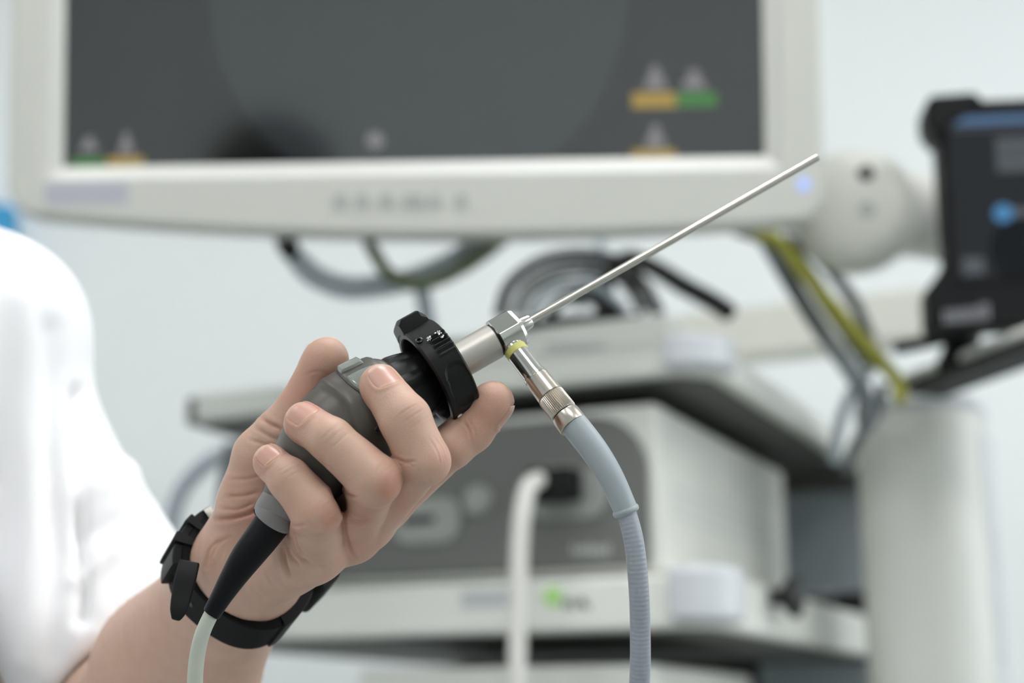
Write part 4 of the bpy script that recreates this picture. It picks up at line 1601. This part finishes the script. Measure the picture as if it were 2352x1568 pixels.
zu1, zu0, zl1, zl0 = cz(742), cz(823), cz(1312), cz(1443)
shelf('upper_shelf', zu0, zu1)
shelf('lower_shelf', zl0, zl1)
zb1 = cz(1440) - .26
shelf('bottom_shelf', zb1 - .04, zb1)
# rear frame: posts, bar, perforated sheets
for a in (.012, SW - .03):
    prism('post', [cart_pt(a + x, SDP + y, .12) for x, y in ((0, 0), (.03, 0), (.03, .03), (0, .03))], Z * (zu1 - .12), 'cart_dark', cart, .003)
PB = Plane(cart_pt(0, SDP - .004, 0), XC, Z)
zr = lambda py: PB.px(1890, py)[1]
for py0, py1 in ((1132, 1362), (1522, 1760)):
    PB.quad('perforated_panel', -.14, zr(py1), .05, zr(py0), -.004, 0, 'perforated_sheet', cart, 0)
    PB.quad('rear_panel', -SW + .02, zr(py1), -.141, zr(py0), -.004, 0, 'cart_dark', cart, 0)
PB.quad('crossbar', -SW, zr(1130), .05, zr(1085), -.01, .012, 'cart_under', cart, .002)
PB.quad('rear_panel', -SW + .02, zr(1085), .05, zu0 - .001, -.012, -.008, 'cart_dark', cart, 0)
PB.quad('rear_panel', -SW + .02, zr(1521), .05, zr(1363), -.012, -.008, 'cart_dark', cart, 0)
# upright column
KC = pt(2135, 1250, 1.62); KC[2] = 0
zk = pt(2135, 925, 1.62)[2]
colp = [KC + XC * x + YC * y for x, y in rrect(.125, .15, .045, 8)]
prism('column', colp, Z * (zk - .012), 'cart_white', cart, .004)
prism('column_cap', [p + Z * (zk - .014) for p in [KC + XC * x + YC * y for x, y in rrect(.128, .153, .046, 8)]], Z * .016, 'cart_cap', cart, .006)
PK = Plane(KC + XC * .0625, YC, Z)
PK.quad('column_inlay', -.03, .1, .045, zk - .03, -.001, .0015, 'cart_cap', cart, .0005)
for k in range(9):
    zz = pt(2240, 1240 + k * 34, 1.62)[2]
    PK.quad('faint_print', -.012 + .004 * (k % 2), zz - .006, .012 + .005 * ((k * 7) % 3 - 1), zz + .004, .0015, .0017, 'print_faint', cart, 0)
# rear beam
BP = Plane(pt(1900, 690, 1.93), XC, Z)
xa, ya = BP.px(1560, 722); xb, yb = BP.px(2230, 640)
ym = BP.px(1800, 693)[1]; yl = BP.px(1800, 806)[1]
BP.quad('rear_beam', xa, yl, xb, ym, -.06, 0, 'cart_cream', cart, .004)
# castors
for a, b in ((.06, .06), (SW - .06, .06), (.06, SDP - .04), (SW - .06, SDP - .04)):
    c_ = cart_pt(a, b, .045)
    cs = lathe('castor', c_ - XC * .014, c_ + XC * .014, [(0, .03), (.004, .045), (.024, .045), (.028, .03)], 'black_rubber', cart, 32)
    lathe('castor_stem', c_ + Z * .03, c_ + Z * .2, [(0, .018), (.05, .018), (zb1 - .04 - .075, .014)], 'cart_dark', cs, 20)
# column foot
prism('column_foot', [KC + XC * x + YC * y for x, y in rrect(.2, .22, .06, 6)], Z * .05, 'cart_dark', cart, .006)
prism('column_arm', [cart_pt(x, y, .3) for x, y in ((.1, SDP - .02), (-.14, SDP - .02), (-.14, SDP + .03), (.1, SDP + .03))], Z * .05, 'cart_dark', cart, .004)
# black wing knob on the side of the lower shelf
SP = Plane(CO, YC, Z)
x_, y_ = SP.px(1772, 1372)
kb = SP.at(x_, y_, 0)
lathe('knob', kb - XC * .002, kb + XC * .03, [(0, .009), (.010, .007), (.014, .012), (.020, .019), (.027, .020), (.030, .016), (.031, .004)], 'black_plastic', cart, 32)
# green lamp and print on the front of the lower shelf
PF = Plane(CO, XC, Z)
x_, y_ = PF.px(1271, 1369)
PF.poly('power_lamp', [(x_ + .0088 * math.cos(a), y_ + .0088 * math.sin(a)) for a in np.linspace(0, 2 * math.pi, 17)[:-1]], 0, .0012, 'led_green', cart, 0)
for k, (px_, py_, w_, h_) in enumerate(((1300, 1386, .005, .008), (1318, 1388, .004, .008), (1337, 1384, .006, .008), (1350, 1392, .003, .007), (1305, 1378, .010, .0015))):
    x_, y_ = PF.px(px_, py_); PF.quad('small_print', x_ - w_ / 2, y_ - h_ / 2, x_ + w_ / 2, y_ + h_ / 2, 0, .0003, 'print_dark', cart, 0)
x_, y_ = PF.px(1115, 1375); PF.poly('faint_label', rrect(.05, .016, .002, 2, x_, y_), 0, .0003, 'print_faint', cart, 0)

# ---- processor unit standing on the lower shelf
b_ = .02
PD = Plane(cart_pt(0, b_, 0), XC, Z)
dx0 = PD.px(540, 1100)[0]; dx1 = PD.px(1512, 1100)[0]; dz0 = zl1; dz1 = PD.px(1520, 922)[1]
proc = tag(empty('video_processor', PD.at((dx0 + dx1) / 2, dz0, -.15)), 'cream video processor with a grey front panel standing on the lower cart shelf', 'medical device')
DD = None
PS = Plane(PD.at(dx1, 0, 0), YC, Z)      # its right side
DD = PS.px(1800, 1090)[0]
PD.quad('casing', dx0, dz0 + .004, dx1, dz1, -DD, 0, 'device_cream', proc, .005)
gx1 = PD.px(1493, 1150)[0]; gz1 = PD.px(1300, 962)[1]; R_ = .055
gp = [(dx0 + .008, dz0 + .010), (gx1, dz0 + .010)] + [(gx1 - R_ + R_ * math.cos(a), gz1 - R_ + R_ * math.sin(a)) for a in np.linspace(0, math.pi / 2, 9)] + [(dx0 + .008, gz1)]
PD.poly('front_panel', gp, 0, .004, 'device_grey', proc, .0015)
FZ = .004


def socket(px_, py_, w, h, sw, sh):
    x, y = PD.px(px_, py_)
    o = PD.poly('socket', rrect(w, h, h * .42, 6, x, y), FZ, FZ + .003, 'device_grey_light', proc, .001)
    return o, x, y


o_, x_, y_ = socket(985, 1197, .072, .044, 0, 0)
PD.poly('slot', rrect(.034, .008, .002, 3, x_ - .008, y_ + .001), FZ + .003, FZ + .0036, 'gloss_black', o_, 0)
o_, x_, y_ = socket(1310, 1137, .078, .046, 0, 0)
x_, y_ = PD.px(1103, 1150)
q_ = PD.at(x_, y_, FZ)
lathe('round_button', q_, q_ + PD.n * .02, [(0, .0145), (.003, .0145), (.004, .0125), (.0055, .012), (.006, .004)], 'device_grey_light', proc, 40)
for k in range(7):
    x_, y_ = PD.px(1322 + k * 13, 1262); PD.quad('maker_lettering', x_ - .0018, y_ - .005 - .001 * (k % 2), x_ + .0016, y_ + .003 + .002 * (k % 3 == 0), FZ, FZ + .0003, 'logo_light', proc, 0)
for k in range(16):
    xx = .04 + k * (DD - .09) / 16; zz = (dz0 + dz1) / 2 + .003
    for r_ in (0, 1, 2):
        PS.quad('vent_slot', xx, zz - r_ * .012 , xx + .009, zz + .004 - r_ * .012, -.0005, .0003, 'print_faint', proc, 0)

rx0, rx1 = PD.px(822, 1545)[0], PD.px(1500, 1545)[0]; rz1 = PD.px(1480, 1524)[1]
rec = tag(empty('recorder', PD.at((rx0 + rx1) / 2, zb1, -.12)), 'cream box unit on the bottom cart shelf, only its top edge in view', 'medical device')
PD.quad('casing', rx0, zb1 + .002, rx1, rz1, -.30, 0, 'device_cream', rec, .005)
PD.quad('front_panel', rx0 + .01, zb1 + .01, rx1 - .01, rz1 - .025, 0, .003, 'device_grey', rec, .001)
# plug and cable in the main socket
plug = tag(empty('plug_cable', PD.at(*PD.px(1290, 1120), .02)), 'white cable with a black plug hanging from the processor socket', 'cable')
x_, y_ = PD.px(1292, 1120)
PD.poly('plug', rrect(.046, .029, .004, 4, x_, y_), FZ + .0034, FZ + .028, 'black_rubber', plug, .002)
x2, y2 = PD.px(1300, 1088)
PD.poly('plug_shell', rrect(.034, .008, .003, 3, x2, y2), FZ + .0034, FZ + .02, 'device_grey_light', plug, .001)
def at_p(px_, py_, off):
    """a point off the processor's front"""
    P2 = Plane(PD.at(0, 0, off), PD.r, PD.u); a, b = P2.px(px_, py_); return P2.at(a, b)
tube('cable', [at_p(1254, 1106, .02), at_p(1238, 1103, .03), at_p(1214, 1120, .042), at_p(1200, 1180, .05), at_p(1193, 1260, .052), at_p(1190, 1400, .052), at_p(1188, 1570, .052), at_p(1190, 1800, .05), at_p(1215, 2150, .045), at_p(1330, 2350, .03)], .0082, 'cable_white', plug, 20)

# ---- flat unit on the upper shelf with coiled cables on it
PU = Plane(cart_pt(0, .004, 0), XC, Z)
ux0 = PU.px(930, 760)[0]; ux1 = PU.px(1536, 720)[0]; uz1 = PU.px(1560, 714)[1]
unit = tag(empty('flat_unit', PU.at((ux0 + ux1) / 2, zu1, -.12)), 'flat pale grey unit on the upper cart shelf under coiled black cables', 'medical device')
PU.quad('casing', ux0, zu1 + .0005, ux1, uz1, -.26, 0, 'cart_white', unit, .003)
for k in range(8):
    x_, y_ = PU.px(1265 + k * 17, 797); 
    PF.quad('faint_print', x_ - .0025, y_ - .003, x_ + .002, y_ + .003, 0, .0003, 'print_faint', cart, 0)


def at_u(px_, py_, back):
    P2 = Plane(cart_pt(0, back, 0), XC, Z); a, b = P2.px(px_, py_); return P2.at(a, b)


def cable(label, pts, r, m, name='cable', group=None):
    o = tube(name, pts, r, m, None, 14, 10)
    return tag(o, label, 'cable', group)


# coil of black cable
cv, cf = [], []
P3 = []
for k in range(90):
    a = k / 90 * 2 * math.pi * 4.3
    w = 1 + .09 * math.sin(a * .31)
    P3.append(cart_pt(.165 + .085 * w * math.cos(a) - .008 * math.sin(a * .23), .10 + .05 * w * math.sin(a), uz1 + .005 + .003 * (k / 20) + .003 * (1 + math.sin(a + .4))))
tag(tube('cable', P3, .0042, 'cable_black', None, 12, 6), 'coil of thin black cable lying on the flat unit', 'cable')
cable('outermost black cable arch over the coil', [at_u(1148, 724, .05), at_u(1172, 655, .06), at_u(1240, 603, .08), at_u(1330, 585, .1), at_u(1420, 602, .12), at_u(1478, 655, .13), at_u(1510, 716, .12)], .0066, 'cable_black')
cable('black cable arch just inside the outermost one', [at_u(1186, 723, .07), at_u(1212, 664, .08), at_u(1275, 626, .09), at_u(1352, 618, .11), at_u(1432, 646, .12), at_u(1476, 714, .12)], .0058, 'cable_black')
cable('small black cable arch at the heart of the coil', [at_u(1262, 722, .03), at_u(1292, 690, .04), at_u(1350, 684, .05), at_u(1415, 716, .05)], .0058, 'cable_black')
cable('thick black cable sloping down to the shelf corner', [at_u(1385, 720, .16), at_u(1395, 640, .16), at_u(1440, 594, .16), at_u(1500, 614, .15), at_u(1570, 656, .14), at_u(1640, 694, .13), at_u(1672, 716, .12)], .0095, 'cable_black')
cable('pale cable curling inside the black coil', [at_u(1222, 722, .05), at_u(1245, 676, .06), at_u(1300, 652, .07), at_u(1370, 662, .07), at_u(1432, 716, .07)], .0058, 'cable_pale')
cable('thin pale cable hanging from the monitor above the coil', [at_u(1392, 505, .2), at_u(1380, 560, .2), at_u(1372, 600, .18), at_u(1350, 640, .14), at_u(1330, 700, .12)], .006, 'cable_pale')

# cables under the monitor
plug2 = tag(empty('connector_cable', pt(700, 600, 1.46)), 'pale grey cable with a black connector drooping under the monitor', 'cable')
tube('connector', [pt(648, 530, 1.46), pt(662, 566, 1.46), pt(682, 596, 1.46)], [.009, .010, .008], 'gloss_black', plug2, 20)
tube('cable', [pt(680, 592, 1.46), pt(720, 632, 1.46), pt(790, 660, 1.46), pt(860, 658, 1.46), pt(950, 640, 1.47), pt(1040, 600, 1.48), pt(1120, 540, 1.50)], .0105, 'cable_pale', plug2, 20)
cable('yellow-green cable looping under the monitor', [pt(842, 546, 1.468), pt(860, 580, 1.44), pt(895, 630, 1.435), pt(960, 652, 1.43), pt(1030, 632, 1.435), pt(1090, 595, 1.45), pt(1148, 548, 1.466)], .0062, 'cable_green')
cable('dark cable ending behind the monitor at the loop', [pt(1060, 612, 1.475), pt(1110, 578, 1.48), pt(1150, 545, 1.485), pt(1185, 510, 1.49)], .0085, 'cable_grey')
cable('pale cable dropping from the loop to the upper shelf', [pt(965, 650, 1.49), pt(974, 690, 1.49), pt(984, 745, 1.49), pt(990, 800, 1.5)], .008, 'cable_pale')
# bundle at the right of the cart
cable('thick grey cable running down behind the shelf corner', [pt(1765, 560, 1.57), pt(1812, 640, 1.55), pt(1880, 750, 1.53), pt(1950, 845, 1.455), pt(1985, 905, 1.45), pt(1990, 985, 1.46)], .0085, 'cable_grey')
cable('yellow and green striped cable beside the tablet arm', [pt(1730, 530, 1.50), pt(1790, 556, 1.50), pt(1850, 632, 1.50), pt(1910, 700, 1.50), pt(1975, 776, 1.49), pt(2030, 836, 1.49), pt(2060, 876, 1.49), pt(2070, 925, 1.49)], .0068, 'cable_yellow')
cable('dark green cable starting under the monitor corner', [pt(1690, 520, 1.525), pt(1745, 540, 1.53), pt(1800, 566, 1.53), pt(1850, 622, 1.535), pt(1895, 690, 1.57), pt(1960, 780, 1.57), pt(2005, 850, 1.575)], .0085, 'cable_green')
cable('black cable under the swivel hub', [pt(1800, 545, 1.64), pt(1860, 575, 1.64), pt(1905, 618, 1.64), pt(1960, 690, 1.64), pt(2000, 780, 1.64)], .007, 'cable_grey')
cable('pale loop hanging beside the column top', [pt(2000, 845, 1.54), pt(1955, 905, 1.54), pt(1925, 985, 1.54), pt(1918, 1060, 1.55)], .0058, 'cable_pale')
cable('dark loop hanging beside the column top', [pt(2030, 880, 1.53), pt(2010, 950, 1.53), pt(1965, 1020, 1.54), pt(1945, 1080, 1.56)], .006, 'cable_grey')
cable('grey cable looping behind the thumb side of the hand', [pt(560, 1030, 1.6), pt(480, 1060, 1.6), pt(415, 1130, 1.6), pt(392, 1220, 1.6), pt(400, 1330, 1.6)], .009, 'cable_pale')
cable('dark cable hanging at the processor left edge', [pt(540, 1020, 1.5), pt(528, 1080, 1.5), pt(520, 1150, 1.5), pt(510, 1300, 1.5)], .010, 'cable_grey')

# ================================================================== RUGGED TABLET DISPLAY ON ITS ARM
ty, tt = math.radians(6), math.radians(4)
tr_ = np.array([math.cos(ty), -math.sin(ty), 0]); tn = np.array([-math.sin(ty), -math.cos(ty), 0])
PT = Plane(pt(2300, 500, 1.42), tr_, Z * math.cos(tt) + tn * math.sin(tt))
tab = tag(empty('display_unit', PT.at(0, -.1, -.02)), 'black rugged display with blue screen bars beside the monitor', 'display')
g = PT.px
x0_, y1_ = g(2150, 232); x1_ = x0_ + .29; y0_ = g(2145, 757)[1]
bx = g(2124, 260)[0]; lx = g(2130, 720)[0]
body = [(lx, y0_), (x1_ + (x0_ - lx), y0_), (x1_ + (x0_ - lx), g(2140, 665)[1]), (x1_, g(2156, 600)[1]), (x1_, y1_ - .02), (x1_ - .01, y1_), (x0_ + .012, y1_), (x0_, y1_ - .02), (x0_ + .002, g(2156, 600)[1]), (lx, g(2140, 665)[1])]
PT.poly('case', body, -.04, 0, 'tablet_black', tab, .004)
for s_, xx in ((1, x0_), (-1, x1_)):
    PT.poly('corner_guard', [(xx + s_ * (a - x0_), b) for a, b in ((bx + .006, g(2124, 222)[1]), (bx, g(2124, 240)[1]), (bx, g(2124, 290)[1]), (g(2156, 320)[0], g(2156, 325)[1]), (g(2170, 300)[0], g(2170, 300)[1]), (g(2262, 236)[0], g(2262, 240)[1]), (g(2240, 215)[0], g(2240, 214)[1]))], -.045, .006, 'black_rubber', tab, .004)
sx0, sy1 = g(2176, 262); sy0 = g(2192, 640)[1]; sx1 = sx0 + .245
PT.quad('screen', sx0, sy0, sx1, sy1, 0, .002, 'ui_slate_dark', tab, 0)


def tq(a, b, c, d, m, z=0, name='screen_field'):
    p, q = g(a, d), g(c, b); PT.quad(name, max(p[0], sx0), max(p[1], sy0), q[0] if c < 2352 else sx1, min(q[1], sy1), .002, .0024 + z, m, tab, 0)


tq(2178, 264, 2352, 290, 'ui_blue'); tq(2186, 291, 2352, 302, 'ui_slate'); tq(2200, 306, 2352, 322, 'ui_slate_dark', .0001)
tq(2290, 312, 2352, 396, 'ui_slate', .0001)
for yy in (340, 362):
    tq(2296, yy, 2352, yy + 5, 'ui_slate_dark', .0003)
tq(2318, 510, 2352, 640, 'ui_black', .0001)
x_, y_ = g(2345, 575); PT.poly('screen_field', [(min(x_ + .028 * math.cos(a), sx1), max(sy0, y_ + .03 * math.sin(a))) for a in np.linspace(0, 2 * math.pi, 33)[:-1]], .002, .0027, 'ui_black', tab, 0)
x_, y_ = g(2303, 491); PT.poly('screen_button', [(x_ + .0085 * math.cos(a), y_ + .0085 * math.sin(a)) for a in np.linspace(0, 2 * math.pi, 25)[:-1]], .002, .003, 'ui_blue_bright', tab, 0)
tq(2212, 592, 2258, 632, 'ui_slate', .0004, 'screen_button')
tq(2322, 478, 2352, 500, 'ui_slate', .0002, 'screen_button')
for k in range(9):
    a = g(2168 + k * 12, 728 - k * 1.2); PT.quad('lettering', a[0], a[1] - .006, a[0] + .0028, a[1] + .006 + (.003 if k > 6 else 0), 0, .0006, 'logo_grey', tab, 0)
stand = tag(empty('tray_bracket', pt(2230, 830, 1.45)), 'pale bracket arm with a dark edge under the black display', 'bracket')
Q0, Q1 = pt(2070, 886, 1.52), pt(2420, 752, 1.36)
ad = nrm(Q1 - Q0); aw = nrm(np.cross(ad, Z)); 
if aw @ FWD < 0: aw = -aw
hh = np.cross(aw, ad); 
if hh[2] < 0: hh = -hh
box('arm_plate', Q0 + hh * .002, ad * np.linalg.norm(Q1 - Q0), aw * .05, hh * .010, 'cart_white', stand, .004)
box('arm_edge', Q0 - hh * .008 - aw * .002, ad * np.linalg.norm(Q1 - Q0), aw * .054, hh * .009, 'cart_dark', stand, .002)
tube('pivot', [pt(2215, 740, 1.485), pt(2212, 775, 1.48), pt(2200, 810, 1.47), pt(2170, 850, 1.48)], [.016, .016, .015, .01], 'black_rubber', stand, 20)
tube('hinge_strap', [pt(2060, 800, 1.5), pt(2110, 790, 1.48), pt(2190, 772, 1.46)], .006, 'black_rubber', stand, 14)

# ---- blue box on the wall behind the shoulder
WP = Plane((0, RY1, 0), np.array([1.0, 0, 0]), Z)
xa, ya = WP.px(46, 488); xb, yb = WP.px(-180, 640)
tag(WP.quad('wall_box', xb, yb, xa, ya, .001, .055, 'blue_cloth', bevel=.006), 'bright blue box on the wall just behind the white shoulder', 'box')

# ---- stool
sc = np.array([hip[0], hip[1], 0]) + FACE * .05
stool = tag(empty('stool', sc), 'round black stool under the seated person', 'stool')
lathe('seat', sc + Z * .33, sc + Z, [(0, .15), (.01, .18), (.05, .18), (.06, .165), (.065, .1)], 'stool_black', stool, 40)
lathe('pillar', sc + Z * .06, sc + Z, [(0, .03), (.27, .025)], 'watch_steel', stool, 24)
lathe('foot', sc, sc + Z, [(0, .24), (.02, .24), (.05, .06), (.07, .04)], 'stool_black', stool, 40)

# where the monitor mirrors the person's head
_h = c2w((HEAD + TRUNK[1] * 40)[None])[0]
_m = _h - PM.n * 2 * ((_h - PM.o) @ PM.n)
print('HEAD MIRROR', [round(k, 2) for k in prj(_m)], 'head', _h.round(2), 'chest', CHEST.round(2), 'screen', round(X1 - X0, 3))
